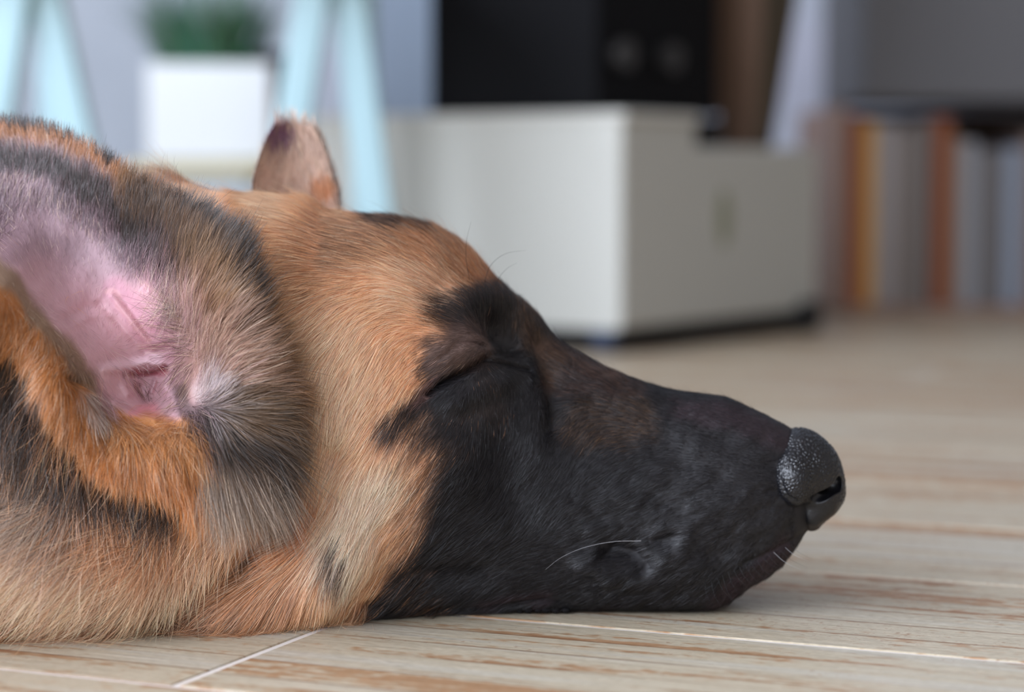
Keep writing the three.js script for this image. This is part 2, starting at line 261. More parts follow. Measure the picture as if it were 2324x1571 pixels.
const botY = (() => { const c = ((pts) => curve(pts.map(([u, v]) => flank(u, v, turnU(u) + 0.013 * (1 - smoothstep(u, 1690, 1825))))))([[1540, 1408], [1600, 1392], [1660, 1372], [1700, 1345], [1740, 1316], [1770, 1288], [1800, 1245], [1815, 1224], [1832, 1203], [1846, 1186]]); const xe = SX(1575); return (x) => (x < xe ? 0.0005 : Math.max(0.0005, c(x))); })();
const halfW = byU([[1846, 0.0050], [1832, 0.0078], [1815, 0.0104], [1780, 0.0150], [1745, 0.0185], [1680, 0.0228], [1600, 0.0258], [1500, 0.0280], [1400, 0.0300], [1300, 0.0325], [1200, 0.0375], [1100, 0.0445], [1000, 0.0510], [900, 0.0565], [800, 0.0600], [700, 0.0615], [600, 0.0610], [500, 0.0620], [400, 0.0660], [300, 0.0710], [200, 0.0750], [0, 0.0810], [-100, 0.0850], [-300, 0.1080], [-600, 0.1280], [-1500, 0.148], [-3200, 0.140], [-5600, 0.150]]);
const botW = byU([[1846, 0.001], [1832, 0.0015], [1800, 0.004], [1740, 0.005], [1660, 0.008], [1580, 0.011], [1450, 0.0135], [1300, 0.0180], [1100, 0.025], [900, 0.034], [750, 0.046], [600, 0.057], [400, 0.063], [200, 0.068], [0, 0.074], [-300, 0.092], [-1500, 0.11], [-5600, 0.11]]);
const peakT = byU([[1832, 0.5], [1740, 0.42], [1500, 0.36], [1300, 0.40], [1150, 0.44], [1000, 0.48], [800, 0.50], [600, 0.45], [300, 0.40], [-300, 0.45]]);
const upExp = byU([[1832, 2], [1500, 2.1], [1300, 1.75], [1200, 1.7], [1050, 2.1], [900, 2.3], [700, 2.1], [400, 2.0], [-300, 2.0]]);
// half thickness of the plain body at (x, y)
function halfAt(x, y) {
  const y0 = botY(x), y1 = topY(x), t = clamp((y - y0) / (y1 - y0), 0, 1), p = peakT(x), w = halfW(x), b = Math.min(botW(x), w), e = upExp(x);
  if (t < p) { const q = (p - t) / p; return b + (w - b) * Math.sqrt(Math.max(0, 1 - q * q)); }
  const q = (t - p) / (1 - p); return w * Math.pow(Math.max(0, 1 - Math.pow(q, e)), 1 / e);
}
function onFlank(u, v) { let z = 0.04; for (let i = 0; i < 14; i++) { const [x, y] = flank(u, v, z); z = lerp(z, midZ(x) + halfAt(x, y), 0.6); } return [...flank(u, v, z), z]; }

// distance on the sheet from a polyline
function segDist(u, v, pts) {
  let best = 1e9;
  if (pts.length === 1) return Math.hypot(u - pts[0][0], v - pts[0][1]);
  for (let i = 0; i < pts.length - 1; i++) {
    const ax = pts[i][0], ay = pts[i][1], dx = pts[i + 1][0] - ax, dy = pts[i + 1][1] - ay, t = clamp(((u - ax) * dx + (v - ay) * dy) / (dx * dx + dy * dy || 1), 0, 1), d = (u - ax - dx * t) ** 2 + (v - ay - dy * t) ** 2;
    if (d < best) best = d;
  }
  return Math.sqrt(best);
}
const boxed = (list, reach) => list.map((s) => ({ ...s, x0: Math.min(...s.p.map((q) => q[0])) - reach(s), x1: Math.max(...s.p.map((q) => q[0])) + reach(s), y0: Math.min(...s.p.map((q) => q[1])) - reach(s), y1: Math.max(...s.p.map((q) => q[1])) + reach(s) }));
// forms raised (+) or sunk (-) on the head, in millimetres: gaussian of width r round a polyline
const forms = boxed([
  { p: [[1060, 700], [1120, 690], [1170, 715]], r: 42, h: 4.2 },                 // brow
  { p: [[1020, 800], [1065, 795]], r: 40, h: 3.6 },                              // eyeball under the upper lid
  { p: [[1040, 905], [1130, 870]], r: 30, h: 2.2 },                              // lower lid pouch
  { p: [[1135, 755], [1165, 780]], r: 30, h: -3.2 },                             // hollow in front of the brow
  { p: [[975, 892], [1010, 866], [1050, 846], [1085, 826], [1106, 812]], r: 7.5, h: -3.6 }, // lid slit
  { p: [[1000, 872], [1050, 838], [1098, 806]], r: 11, h: 0.0 },
  { p: [[1106, 814], [1150, 826], [1205, 838]], r: 5, h: -2.2 },
  { p: [[1112, 806], [1150, 796], [1180, 784]], r: 7, h: -0.9 },
  { p: [[975, 892], [945, 905]], r: 7, h: -0.9 },
  { p: [[1000, 815], [1040, 775], [1095, 790]], r: 8, h: -0.9 },                 // crease over the lid
  { p: [[1240, 790], [1262, 860], [1262, 960]], r: 26, h: -3.0 },                // groove between eye and muzzle
  { p: [[1300, 830], [1380, 870]], r: 34, h: 1.5 },
  { p: [[930, 1010], [1020, 1060]], r: 80, h: 2.2 },
  { p: [[1140, 1010], [1180, 1100]], r: 60, h: -2.0 },
  { p: [[1395, 1248], [1440, 1258], [1468, 1280]], r: 22, h: -3.4 },
  { p: [[1490, 1230], [1540, 1215]], r: 12, h: -1.4 },// lip fold
  { p: [[1345, 1280], [1392, 1300]], r: 24, h: 3.2 },
  { p: [[1460, 1300], [1560, 1270]], r: 45, h: 2.0 },
  { p: [[1650, 1150], [1560, 1190]], r: 55, h: 1.6 },
  { p: [[1010, 1378], [1130, 1375], [1250, 1362], [1320, 1378]], r: 7, h: -2.2 },
  { p: [[1828, 1210], [1785, 1238], [1740, 1262], [1690, 1280]], r: 6, h: -1.1 }, // mouth line
  { p: [[848, 1352], [890, 1345]], r: 18, h: -4.5 },                             // corner behind the lips
  { p: [[900, 1290], [1000, 1300], [1120, 1290]], r: 28, h: -1.8 },
  { p: [[760, 1020], [720, 1120], [690, 1190]], r: 40, h: -3.0 },
  { p: [[655, 1180], [560, 1275], [450, 1340], [360, 1400], [320, 1450]], r: 34, h: -6.5 },// crease between cheek and ruff
  { p: [[800, 1250], [700, 1330], [560, 1390]], r: 70, h: 5.0 },
  { p: [[300, 1290], [180, 1260], [80, 1230]], r: 110, h: 7.0 },
], (s) => s.r * 2.6);
function formAt(u, v) { let h = 0; for (const s of forms) { if (u < s.x0 || u > s.x1 || v < s.y0 || v > s.y1) continue; const d = segDist(u, v, s.p) / s.r; h += s.h * Math.exp(-d * d); } return h * 0.001; }

// ---- coat colours: soft strokes on the sheet, laid over one another. r is the solid half width, e the feathered edge, a the share of hairs
const TAN = rgb(240, 172, 126), LIGHT = rgb(250, 202, 166), RUST = rgb(216, 130, 76), CREAM = rgb(248, 216, 186), BLACK = rgb(25, 24, 27), BROWN = rgb(126, 88, 54), DARK = rgb(48, 39, 34), GREY = rgb(156, 142, 132), PINK = rgb(210, 168, 175), ROSE = rgb(206, 148, 155), MASK = rgb(32, 30, 33), PLUM = rgb(60, 43, 49);
const coat = boxed([
  { p: [[-5400, 150], [-800, 250]], r: 330, e: 170, c: DARK, a: 0.95 },
  { p: [[0, 1200], [200, 1250], [350, 1300], [430, 1330]], r: 60, e: 120, c: LIGHT, a: 0.75 },
  { p: [[0, 1120], [120, 1130], [200, 1160]], r: 30, e: 70, c: GREY, a: 0.75 },
  { p: [[-60, 1420], [60, 1420], [180, 1430], [300, 1430]], r: 44, e: 90, c: rgb(158, 96, 58), a: 0.9 },
  { p: [[200, 1150], [300, 1180], [390, 1200]], r: 16, e: 60, c: rgb(190, 126, 82), a: 0.7 },
  { p: [[330, 1430], [380, 1390], [440, 1350]], r: 14, e: 40, c: rgb(92, 66, 48), a: 0.85 },
  { p: [[330, 1445], [520, 1430], [680, 1415]], r: 18, e: 44, c: rgb(128, 84, 54), a: 0.7 },
  { p: [[480, 1370], [620, 1310]], r: 40, e: 70, c: rgb(172, 114, 74), a: 0.7 },
  { p: [[640, 1070], [670, 1140], [640, 1190]], r: 26, e: 60, c: RUST, a: 0.85 },
  { p: [[690, 1130], [720, 1200]], r: 14, e: 44, c: RUST, a: 0.7 },
  { p: [[580, 1260], [640, 1200]], r: 10, e: 30, c: DARK, a: 0.7 },  // shade under the cheek, put into the coat colour
  { p: [[640, 460], [560, 470], [480, 440], [400, 410]], r: 22, e: 60, c: rgb(234, 186, 150), a: 0.8 },
  { p: [[560, 500], [600, 600], [640, 720]], r: 20, e: 50, c: rgb(208, 140, 84), a: 0.7 },
  { p: [[760, 790], [720, 900], [700, 1000], [780, 860]], r: 50, e: 110, c: LIGHT, a: 0.62 },
  { p: [[790, 1230], [830, 1130], [880, 1080]], r: 28, e: 70, c: CREAM, a: 0.8 },
  { p: [[930, 660], [1000, 640]], r: 30, e: 60, c: LIGHT, a: 0.5 },
  { p: [[770, 1220], [765, 1260]], r: 8, e: 22, c: DARK, a: 0.8 },
  { p: [[780, 540], [840, 545], [900, 530], [960, 540]], r: 14, e: 60, c: DARK, a: 0.34 },
  { p: [[760, 590], [850, 590]], r: 10, e: 50, c: DARK, a: 0.2 },
  { p: [[860, 500], [930, 508], [1000, 530]], r: 8, e: 16, c: BLACK, a: 0.8 },
  { p: [[960, 560], [1040, 590], [1090, 640]], r: 16, e: 46, c: rgb(206, 132, 80), a: 0.5 },
  // black mask
  { p: [[1010, 704], [1060, 690], [1120, 690], [1170, 690]], r: 10, e: 46, c: BLACK, a: 0.9 },
  { p: [[1150, 640], [1185, 680], [1210, 710], [1240, 750]], r: 8, e: 22, c: BLACK, a: 0.75 },
  { p: [[1090, 760], [1170, 770], [1220, 810]], r: 50, e: 44, c: MASK, a: 0.97 },
  { p: [[1020, 830], [1080, 800], [1180, 830]], r: 40, e: 50, c: MASK, a: 0.95 },
  { p: [[1020, 900], [1080, 885], [1150, 870]], r: 30, e: 36, c: MASK, a: 0.96 },
  { p: [[1070, 720], [1150, 730], [1230, 790]], r: 26, e: 40, c: MASK, a: 0.8 },
  { p: [[990, 790], [1040, 770]], r: 20, e: 26, c: rgb(92, 72, 66), a: 0.6 },
  { p: [[1000, 880], [945, 915], [890, 955]], r: 8, e: 34, c: BLACK, a: 0.92 },
  { p: [[1030, 930], [1130, 960], [1240, 920]], r: 46, e: 60, c: MASK, a: 0.97 },
  { p: [[1010, 985], [960, 980]], r: 10, e: 60, c: MASK, a: 0.85 },
  { p: [[1110, 1060], [1200, 1080], [1300, 1000]], r: 70, e: 110, c: MASK, a: 0.97 },
  { p: [[1090, 1180], [1080, 1260]], r: 60, e: 140, c: MASK, a: 0.95 },
  { p: [[1010, 1330], [1100, 1340]], r: 80, e: 70, c: MASK, a: 0.95 },
  { p: [[870, 1360], [930, 1375]], r: 18, e: 26, c: BLACK, a: 0.95 },
  { p: [[1300, 880], [1500, 1000], [1700, 1080], [1820, 1180]], r: 140, e: 40, c: MASK, a: 1 },
  { p: [[1200, 1200], [1400, 1200], [1600, 1200], [1720, 1220]], r: 200, e: 50, c: MASK, a: 1 },
  { p: [[1330, 820], [1450, 850], [1600, 880], [1750, 940], [1830, 1000]], r: 46, e: 40, c: MASK, a: 1 },
  { p: [[1260, 860], [1360, 870], [1440, 880]], r: 14, e: 34, c: rgb(82, 58, 48), a: 0.3 },
  { p: [[1230, 780], [1330, 830], [1420, 860]], r: 8, e: 20, c: rgb(120, 90, 76), a: 0.32 },
  { p: [[1330, 960], [1440, 960]], r: 34, e: 40, c: rgb(98, 72, 50), a: 0.2 },
  { p: [[1560, 930], [1680, 950], [1780, 1000]], r: 10, e: 34, c: PLUM, a: 0.35 },
  { p: [[1640, 1360], [1720, 1310], [1790, 1245]], r: 12, e: 30, c: PLUM, a: 0.6 },
  { p: [[1130, 1365], [1250, 1355]], r: 6, e: 20, c: PLUM, a: 0.45 },
  { p: [[960, 890], [985, 870]], r: 6, e: 18, c: rgb(110, 82, 78), a: 0.7 },
  { p: [[1000, 812], [1040, 790], [1080, 785]], r: 18, e: 34, c: rgb(98, 76, 68), a: 0.6 },
  { p: [[1180, 700], [1225, 770], [1262, 830]], r: 14, e: 34, c: rgb(116, 86, 64), a: 0.24 },
], (s) => s.r + s.e + 16);
const earCoat = boxed([
  { p: [[60, 500], [180, 640], [300, 760], [360, 850]], r: 120, e: 60, c: PINK, a: 1 },
  { p: [[200, 560], [300, 720]], r: 40, e: 60, c: ROSE, a: 0.5 },
  { p: [[-40, 430], [120, 470], [230, 540]], r: 60, e: 110, c: rgb(150, 122, 128), a: 0.9 },
  { p: [[-40, 460], [60, 480], [160, 560]], r: 10, e: 70, c: rgb(98, 78, 84), a: 0.4 },
  { p: [[140, 430], [260, 540], [320, 600]], r: 14, e: 50, c: rgb(92, 74, 78), a: 0.65 },
  { p: [[-40, 470], [20, 560]], r: 20, e: 50, c: rgb(112, 88, 96), a: 0.5 },
  { p: [[300, 860], [400, 900]], r: 34, e: 40, c: PINK, a: 1 },
  { p: [[305, 849], [374, 838]], r: 3, e: 14, c: rgb(186, 92, 104), a: 0.75 },
  { p: [[240, 836], [300, 828], [350, 822]], r: 5, e: 16, c: rgb(226, 192, 200), a: 0.7 },
  { p: [[251, 660], [290, 715], [330, 770]], r: 3, e: 7, c: rgb(222, 176, 170), a: 0.8 },
  { p: [[268, 660], [330, 740], [380, 790]], r: 14, e: 30, c: rgb(194, 132, 150), a: 0.5 },
  { p: [[310, 945], [345, 940]], r: 10, e: 24, c: rgb(232, 150, 158), a: 0.8 },
  // front flap
  { p: [[-150, 262], [0, 318], [120, 330], [215, 378], [290, 430]], r: 8, e: 24, c: rgb(164, 106, 62), a: 0.85 },
  { p: [[20, 378], [140, 404], [235, 466], [300, 540]], r: 12, e: 36, c: DARK, a: 0.9 },
  { p: [[-160, 225], [0, 274], [100, 290], [220, 340], [320, 406]], r: 16, e: 14, c: BLACK, a: 0.92 },
  { p: [[330, 440], [420, 520], [500, 620], [540, 740]], r: 54, e: 46, c: BROWN, a: 0.95 },
  { p: [[300, 470], [350, 580], [400, 640]], r: 20, e: 40, c: DARK, a: 0.8 },
  { p: [[350, 440], [420, 520], [470, 590]], r: 36, e: 50, c: rgb(74, 56, 42), a: 0.75 },
  { p: [[430, 450], [520, 560], [570, 680], [590, 760]], r: 24, e: 40, c: rgb(50, 39, 31), a: 0.95 },
  { p: [[440, 620], [480, 700]], r: 14, e: 44, c: rgb(158, 124, 92), a: 0.4 },
  { p: [[420, 700], [450, 800], [460, 880]], r: 26, e: 44, c: rgb(150, 114, 92), a: 0.6 },
  { p: [[500, 800], [560, 830]], r: 44, e: 50, c: rgb(168, 130, 110), a: 0.65 },
  { p: [[478, 890], [486, 920]], r: 12, e: 34, c: rgb(206, 190, 190), a: 0.85 },
  { p: [[590, 760], [640, 850], [660, 940]], r: 24, e: 40, c: BROWN, a: 0.9 },
  { p: [[540, 940], [620, 960], [650, 1000]], r: 26, e: 50, c: rgb(98, 76, 56), a: 0.9 },
  { p: [[450, 950], [520, 985], [600, 1010]], r: 10, e: 34, c: DARK, a: 0.85 },
  { p: [[410, 890], [430, 950]], r: 8, e: 22, c: DARK, a: 0.7 },
  { p: [[462, 1050], [540, 1090], [610, 1080]], r: 34, e: 44, c: rgb(142, 122, 106), a: 0.9 },
  // lower margins
  { p: [[-60, 560], [20, 640], [90, 740], [150, 800], [190, 850]], r: 16, e: 24, c: rgb(146, 118, 94), a: 0.95 },
  { p: [[-100, 600], [0, 690], [80, 800], [150, 890], [230, 1010]], r: 24, e: 26, c: rgb(190, 122, 68), a: 0.95 },
  { p: [[-100, 660], [-10, 790], [70, 890]], r: 22, e: 28, c: DARK, a: 0.9 },
  { p: [[190, 880], [225, 940], [243, 990]], r: 5, e: 12, c: rgb(226, 206, 198), a: 0.9 },
  { p: [[260, 975], [340, 985], [412, 985]], r: 30, e: 24, c: rgb(204, 138, 84), a: 1 },
  { p: [[250, 1030], [340, 1050], [412, 1050]], r: 30, e: 24, c: rgb(196, 124, 68), a: 1 },
], (s) => s.r + s.e + 16);
const neckCoat = boxed([ // dark coat under and behind the ear, with some shadow there painted in
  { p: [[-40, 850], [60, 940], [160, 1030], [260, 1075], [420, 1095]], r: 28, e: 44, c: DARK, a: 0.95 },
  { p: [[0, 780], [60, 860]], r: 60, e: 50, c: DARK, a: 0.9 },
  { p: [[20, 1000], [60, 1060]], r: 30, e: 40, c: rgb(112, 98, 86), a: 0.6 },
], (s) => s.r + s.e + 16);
function paint(list, u, v, base, jitter) {
  const nu = u + noise(u * 0.03, v * 0.03, 3) * 11, nv = v + noise(u * 0.03, v * 0.03, 8) * 11;
  let c = base;
  for (const s of list) {
    if (nu < s.x0 || nu > s.x1 || nv < s.y0 || nv > s.y1) continue;
    const m = s.a * (1 - smoothstep(segDist(nu, nv, s.p), s.r, s.r + s.e));
    if (m <= 0) continue;
    const k = jitter === null ? m : m * 0.45 + (jitter() < m ? 0.55 : 0);
    c = [lerp(c[0], s.c[0], k), lerp(c[1], s.c[1], k), lerp(c[2], s.c[2], k)];
  }
  return c;
}
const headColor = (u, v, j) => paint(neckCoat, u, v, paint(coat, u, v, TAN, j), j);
const earColor = (u, v, j) => paint(earCoat, u, v, BROWN, j);

// ---- how the hair lies: direction on the sheet, length (in sheet units)
const lie = [
  [1800, 990, -0.9, -0.35, 12], [1740, 1180, -0.8, 0.3, 12], [1700, 1050, -0.95, 0.0, 16], [1600, 960, -0.95, -0.25, 20], [1500, 920, -0.95, -0.2, 24], [1400, 880, -0.9, -0.3, 28], [1300, 820, -0.8, -0.5, 30], [1235, 750, -0.6, -0.75, 30],
  [1600, 1150, -0.93, 0.3, 22], [1740, 1270, -0.6, 0.75, 18], [1650, 1330, -0.75, 0.55, 24], [1500, 1340, -0.85, 0.4, 30], [1400, 1100, -0.85, 0.45, 34], [1300, 1000, -0.6, 0.75, 30], [1210, 950, -0.3, 0.92, 26], [1200, 1110, -0.7, 0.65, 38], [1100, 1200, -0.8, 0.55, 48], [1050, 1330, -0.85, 0.35, 44], [1250, 1300, -0.9, 0.25, 30], [920, 1330, -0.8, 0.5, 70],
  [1110, 890, -0.15, 0.95, 16], [1010, 930, -0.6, 0.75, 26], [1150, 820, 0.5, 0.3, 14], [1120, 720, -0.25, -0.95, 30], [1075, 690, -0.5, -0.8, 40], [1180, 700, 0.1, -0.95, 28], [1000, 700, -0.95, -0.05, 50], [1040, 790, -0.75, 0.3, 18], [975, 820, -0.75, 0.6, 34], [920, 900, -0.6, 0.8, 50],
  [1050, 610, -0.75, -0.55, 50], [960, 560, -0.88, -0.35, 56], [900, 600, -0.95, -0.1, 56], [850, 660, -0.85, 0.45, 56], [800, 560, -0.97, -0.08, 60], [700, 510, -0.95, 0.05, 64], [600, 480, -0.9, 0.0, 70], [650, 600, -0.8, 0.45, 60], [760, 750, -0.5, 0.85, 58], [650, 800, -0.4, 0.9, 60], [720, 950, -0.25, 0.95, 66], [850, 800, -0.55, 0.8, 55], [860, 1000, -0.5, 0.85, 64], [800, 1150, -0.42, 0.9, 74], [920, 1150, -0.6, 0.78, 70], [690, 1100, -0.25, 0.95, 76], [750, 1300, -0.35, 0.92, 90], [600, 1370, -0.55, 0.8, 110], [450, 1420, -0.65, 0.7, 120], [650, 1230, -0.7, 0.65, 90],
  [300, 1250, -0.75, 0.65, 180], [100, 1200, -0.8, 0.58, 190], [50, 1400, -0.92, 0.36, 190], [300, 1420, -0.88, 0.45, 160], [450, 1260, -0.5, 0.85, 140], [50, 1000, -0.3, 0.95, 180], [250, 1080, -0.2, 0.97, 150], [400, 440, -0.9, -0.15, 90], [-300, 900, -0.9, 0.3, 220], [-800, 900, -0.95, 0.2, 210], [-2500, 300, -0.95, 0.25, 200], [-2500, 1000, -0.9, 0.35, 200], [-4500, 600, -0.95, 0.25, 200],
];
const earLie = [
  [380, 440, 0.4, -0.92, 42], [310, 400, 0.25, -0.96, 40], [200, 330, 0.1, -1, 38], [0, 300, -0.1, -1, 34], [100, 420, 0.1, -1, 34], [460, 520, 0.6, -0.8, 62], [430, 620, 0.6, -0.8, 96], [520, 620, 0.6, -0.75, 96], [420, 720, 0.55, -0.8, 80], [500, 740, 0.75, -0.6, 90], [570, 700, 0.6, -0.6, 80], [480, 820, 0.75, -0.6, 70], [560, 820, 0.9, -0.35, 84], [490, 900, 0.8, -0.55, 60], [560, 920, 0.97, -0.1, 84], [640, 860, 0.85, 0.15, 76], [640, 960, 0.75, 0.55, 84], [540, 980, 0.85, 0.45, 90], [480, 960, 0.3, 0.9, 90], [500, 1040, 0.1, 1, 170], [580, 1040, 0.2, 1, 170], [440, 1040, 0.05, 1, 150],
  [300, 700, 0.3, -0.6, 14], [200, 600, 0.1, -0.9, 16], [100, 550, -0.1, -0.9, 22], [330, 900, 0.3, 0.8, 20], [350, 990, 0.1, 1, 74], [260, 1000, -0.15, 1, 78], [430, 1010, 0.1, 1, 90], [150, 830, -0.4, 0.6, 36], [60, 720, -0.4, 0.6, 36], [120, 880, -0.25, 0.95, 60], [0, 780, -0.3, 0.9, 60],
];
function lieAt(list, u, v) {
  let sx = 0, sy = 0, l = 0, s = 0;
  for (const g of list) { const d = (u - g[0]) ** 2 + (v - g[1]) ** 2 + 400, w = 1 / (d * d); sx += w * g[2]; sy += w * g[3]; l += w * g[4]; s += w; }
  const q = Math.hypot(sx, sy) || 1; return [sx / q, sy / q, l / s];
}

// how far inside the outline of the near ear a place on the sheet lies (0 outside)
function insideEar(u, v) {
  let odd = false; const n = earOutline.length;
  for (let i = 0, j = n - 1; i < n; j = i++) { const [a, b] = earOutline[i], [c, d] = earOutline[j]; if ((b > v) !== (d > v) && u < (c - a) * (v - b) / (d - b) + a) odd = !odd; }
  return odd ? segDist(u, v, earOutline) : 0;
}
// ---- body surface: cross-sections from the nose to the rump, welded in one grid
function bodyGeometry() {
  const xs = [], x1 = SX(1846), xe = SX(-5600);
  for (let x = x1; x > xe;) { xs.push(x); x -= x > SX(1790) ? 0.0004 : x > SX(880) ? 0.00062 : x > SX(-60) ? 0.0012 : 0.008; }
  const NB = 5, NL = 70, NU = 120, N = NB + NL + NU, rows = xs.length, M = 2 * N, P = new Float32Array(rows * M * 3), U = new Float32Array(rows * M * 2);
  const rump = (x) => (x < SX(-4300) ? Math.sqrt(Math.max(0.0004, 1 - ((SX(-4300) - x) / (SX(-4300) - xe)) ** 2)) : 1);
  xs.forEach((x, r) => {
    const y0 = botY(x), yt = topY(x), k = rump(x), y1 = y0 + (yt - y0) * k, p = peakT(x), w = halfW(x) * k, b = Math.min(botW(x), halfW(x)) * k, e = upExp(x);
    for (let j = 0; j < N; j++) {
      let y, z;
      if (j < NB) { y = y0; z = b * j / NB; }
      else if (j < NB + NL) { const a = (j - NB) / NL * Math.PI / 2; y = y0 + p * (y1 - y0) * (1 - Math.cos(a)); z = b + (w - b) * Math.sin(a); }
      else { const a = (j - NB - NL) / (NU - 1) * Math.PI / 2, q = Math.pow(Math.sin(a), 2 / e); y = y0 + (y1 - y0) * (p + (1 - p) * q); z = w * Math.pow(Math.cos(a), 2 / e); }
      for (const s of [0, 1]) { const i = r * M + (s ? M - 1 - j : j); P[i * 3] = x; P[i * 3 + 1] = y; P[i * 3 + 2] = midZ(x) + (s ? -z : z); const [u, v] = sheet(x, y, midZ(x) + z); U[i * 2] = u; U[i * 2 + 1] = v; }
    }
  });
  const I = [];
  for (let r = 0; r < rows - 1; r++) for (let j = 0; j < M; j++) { const a = r * M + j, b = r * M + (j + 1) % M, c = a + M, d = b + M; I.push(a, b, c, b, d, c); }
  for (const r of [0, rows - 1]) { // caps
    for (let j = 1; j < M - 1; j++) r ? I.push(r * M, r * M + j, r * M + j + 1) : I.push(0, j + 1, j);
  }
  const g = new THREE.BufferGeometry(); g.setAttribute('position', new THREE.BufferAttribute(P, 3)); g.setIndex(I); g.computeVertexNormals();
  const Nn = g.attributes.normal.array, C = new Float32Array(rows * M * 3);
  for (let i = 0; i < rows * M; i++) {
    const u = U[i * 2], v = U[i * 2 + 1], side = Math.min(1, Math.abs(P[i * 3 + 2] - midZ(P[i * 3])) / 0.012);
    if (u > -200) {
      let h = formAt(u, v) * side + (fbm(u * 0.012, v * 0.012, 4, 3) * 0.0010) * side;
      if (u > 1300 && u < 1800) h += fbm(u * 0.03 + v * 0.01, v * 0.035, 6, 3) * (u > 1350 && v > 1110 ? 0.0014 : 0.0009) * side;   // rough skin folds of the muzzle
      if (P[i * 3 + 1] > 0.004 || h < 0) for (let k = 0; k < 3; k++) P[i * 3 + k] += Nn[i * 3 + k] * h;
      if (P[i * 3 + 1] < 0.0004) P[i * 3 + 1] = 0.0004;
    }
    if (P[i * 3 + 2] > 0 && u < 680 && u > -260 && v < 1100) { // the hollow under the open ear
      const inside = insideEar(u, v); if (inside > 0) { const lim = earDepth(u, v) - 0.018; if (P[i * 3 + 2] > lim) P[i * 3 + 2] = lerp(P[i * 3 + 2], lim, smoothstep(inside, 0, 40)); }
    }
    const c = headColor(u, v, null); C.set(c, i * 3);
  }
  g.setAttribute('color', new THREE.BufferAttribute(C, 3)); g.computeVertexNormals();
  g.userData.uv = U;
  return g;
}
// ---- ear: a cupped shell over an outline, with a back face and a rim; depth is a thin-plate surface through measured places
function thinPlate(pts) {
  const n = pts.length, m = n + 3, A = Array.from({ length: m }, () => new Float64Array(m + 1)), ph = (a, b) => { const d = ((a[0] - b[0]) ** 2 + (a[1] - b[1]) ** 2) * 1e-4; return d > 0 ? d * Math.log(d) : 0; };
  for (let i = 0; i < n; i++) { for (let j = 0; j < n; j++) A[i][j] = ph(pts[i], pts[j]) + (i === j ? 0.02 : 0); A[i][n] = A[n][i] = 1; A[i][n + 1] = A[n + 1][i] = pts[i][0] / 100; A[i][n + 2] = A[n + 2][i] = pts[i][1] / 100; A[i][m] = pts[i][2]; }
  for (let c = 0; c < m; c++) { let p = c; for (let r = c + 1; r < m; r++) if (Math.abs(A[r][c]) > Math.abs(A[p][c])) p = r; [A[c], A[p]] = [A[p], A[c]]; for (let r = 0; r < m; r++) if (r !== c && A[r][c]) { const f = A[r][c] / A[c][c]; for (let k = c; k <= m; k++) A[r][k] -= f * A[c][k]; } }
  const w = A.map((row, i) => row[m] / row[i]);
  return (u, v) => { let s = w[n] + w[n + 1] * u / 100 + w[n + 2] * v / 100; for (let i = 0; i < n; i++) s += w[i] * ph(pts[i], [u, v]); return s; };
}
const earDepth = thinPlate([
  [590, 720, 0.067], [560, 620, 0.066], [640, 860, 0.069], [660, 960, 0.069], [620, 1060, 0.071], [520, 1080, 0.074], [440, 1050, 0.076], [500, 540, 0.062], [420, 440, 0.050], [300, 380, 0.038], [150, 300, 0.024], [0, 262, 0.012], [-160, 215, 0.0],
  [480, 900, 0.072], [430, 700, 0.062], [380, 560, 0.052], [520, 780, 0.073], [300, 620, 0.046], [150, 480, 0.034], [0, 450, 0.030], [330, 780, 0.050], [200, 700, 0.050], [100, 620, 0.052], [340, 900, 0.050], [400, 900, 0.056], [-60, 520, 0.045],
  [190, 850, 0.080], [100, 740, 0.084], [20, 640, 0.084], [-100, 560, 0.078], [200, 960, 0.084], [100, 860, 0.090], [0, 740, 0.092], [40, 850, 0.080], [240, 1020, 0.082], [300, 980, 0.078], [380, 985, 0.077], [320, 1050, 0.080],
]);
const earForms = boxed([
  { p: [[255, 672], [300, 730], [345, 790]], r: 8, h: 1.3 }, { p: [[280, 680], [330, 750]], r: 9, h: -0.5 }, { p: [[200, 640], [240, 700], [300, 740]], r: 30, h: 1.0 }, { p: [[225, 690], [270, 735], [320, 790]], r: 8, h: -0.7 }, { p: [[330, 800], [385, 790]], r: 10, h: -1.5 },
  { p: [[150, 720], [190, 700], [230, 690]], r: 10, h: -0.9 }, { p: [[160, 745], [200, 720], [250, 715]], r: 9, h: 0.6 }, { p: [[120, 660], [160, 650]], r: 16, h: -0.5 },
  { p: [[238, 838], [300, 832], [335, 822], [366, 832]], r: 13, h: 3.4 }, { p: [[300, 850], [340, 846], [374, 836]], r: 6, h: -3.4 },
  { p: [[284, 878], [292, 892]], r: 11, h: 3.4 }, { p: [[352, 866], [343, 890]], r: 5, h: 2.4 }, { p: [[374, 878], [394, 908]], r: 12, h: 2.6 }, { p: [[318, 880], [328, 910]], r: 10, h: -2.4 }, { p: [[262, 915], [305, 938], [350, 952]], r: 10, h: 3.0 }, { p: [[402, 930], [410, 950]], r: 10, h: 1.8 }, { p: [[230, 870], [262, 900]], r: 8, h: -1.6 },
  { p: [[150, 855], [190, 875], [225, 935], [245, 990]], r: 7, h: -4.0 },
  { p: [[190, 890], [222, 950]], r: 10, h: 1.5 },
], (s) => s.r * 2.6);
function earFormAt(u, v) { let h = 0; for (const s of earForms) { if (u < s.x0 || u > s.x1 || v < s.y0 || v > s.y1) continue; const d = segDist(u, v, s.p) / s.r; h += s.h * Math.exp(-d * d); } return h * 0.001; }
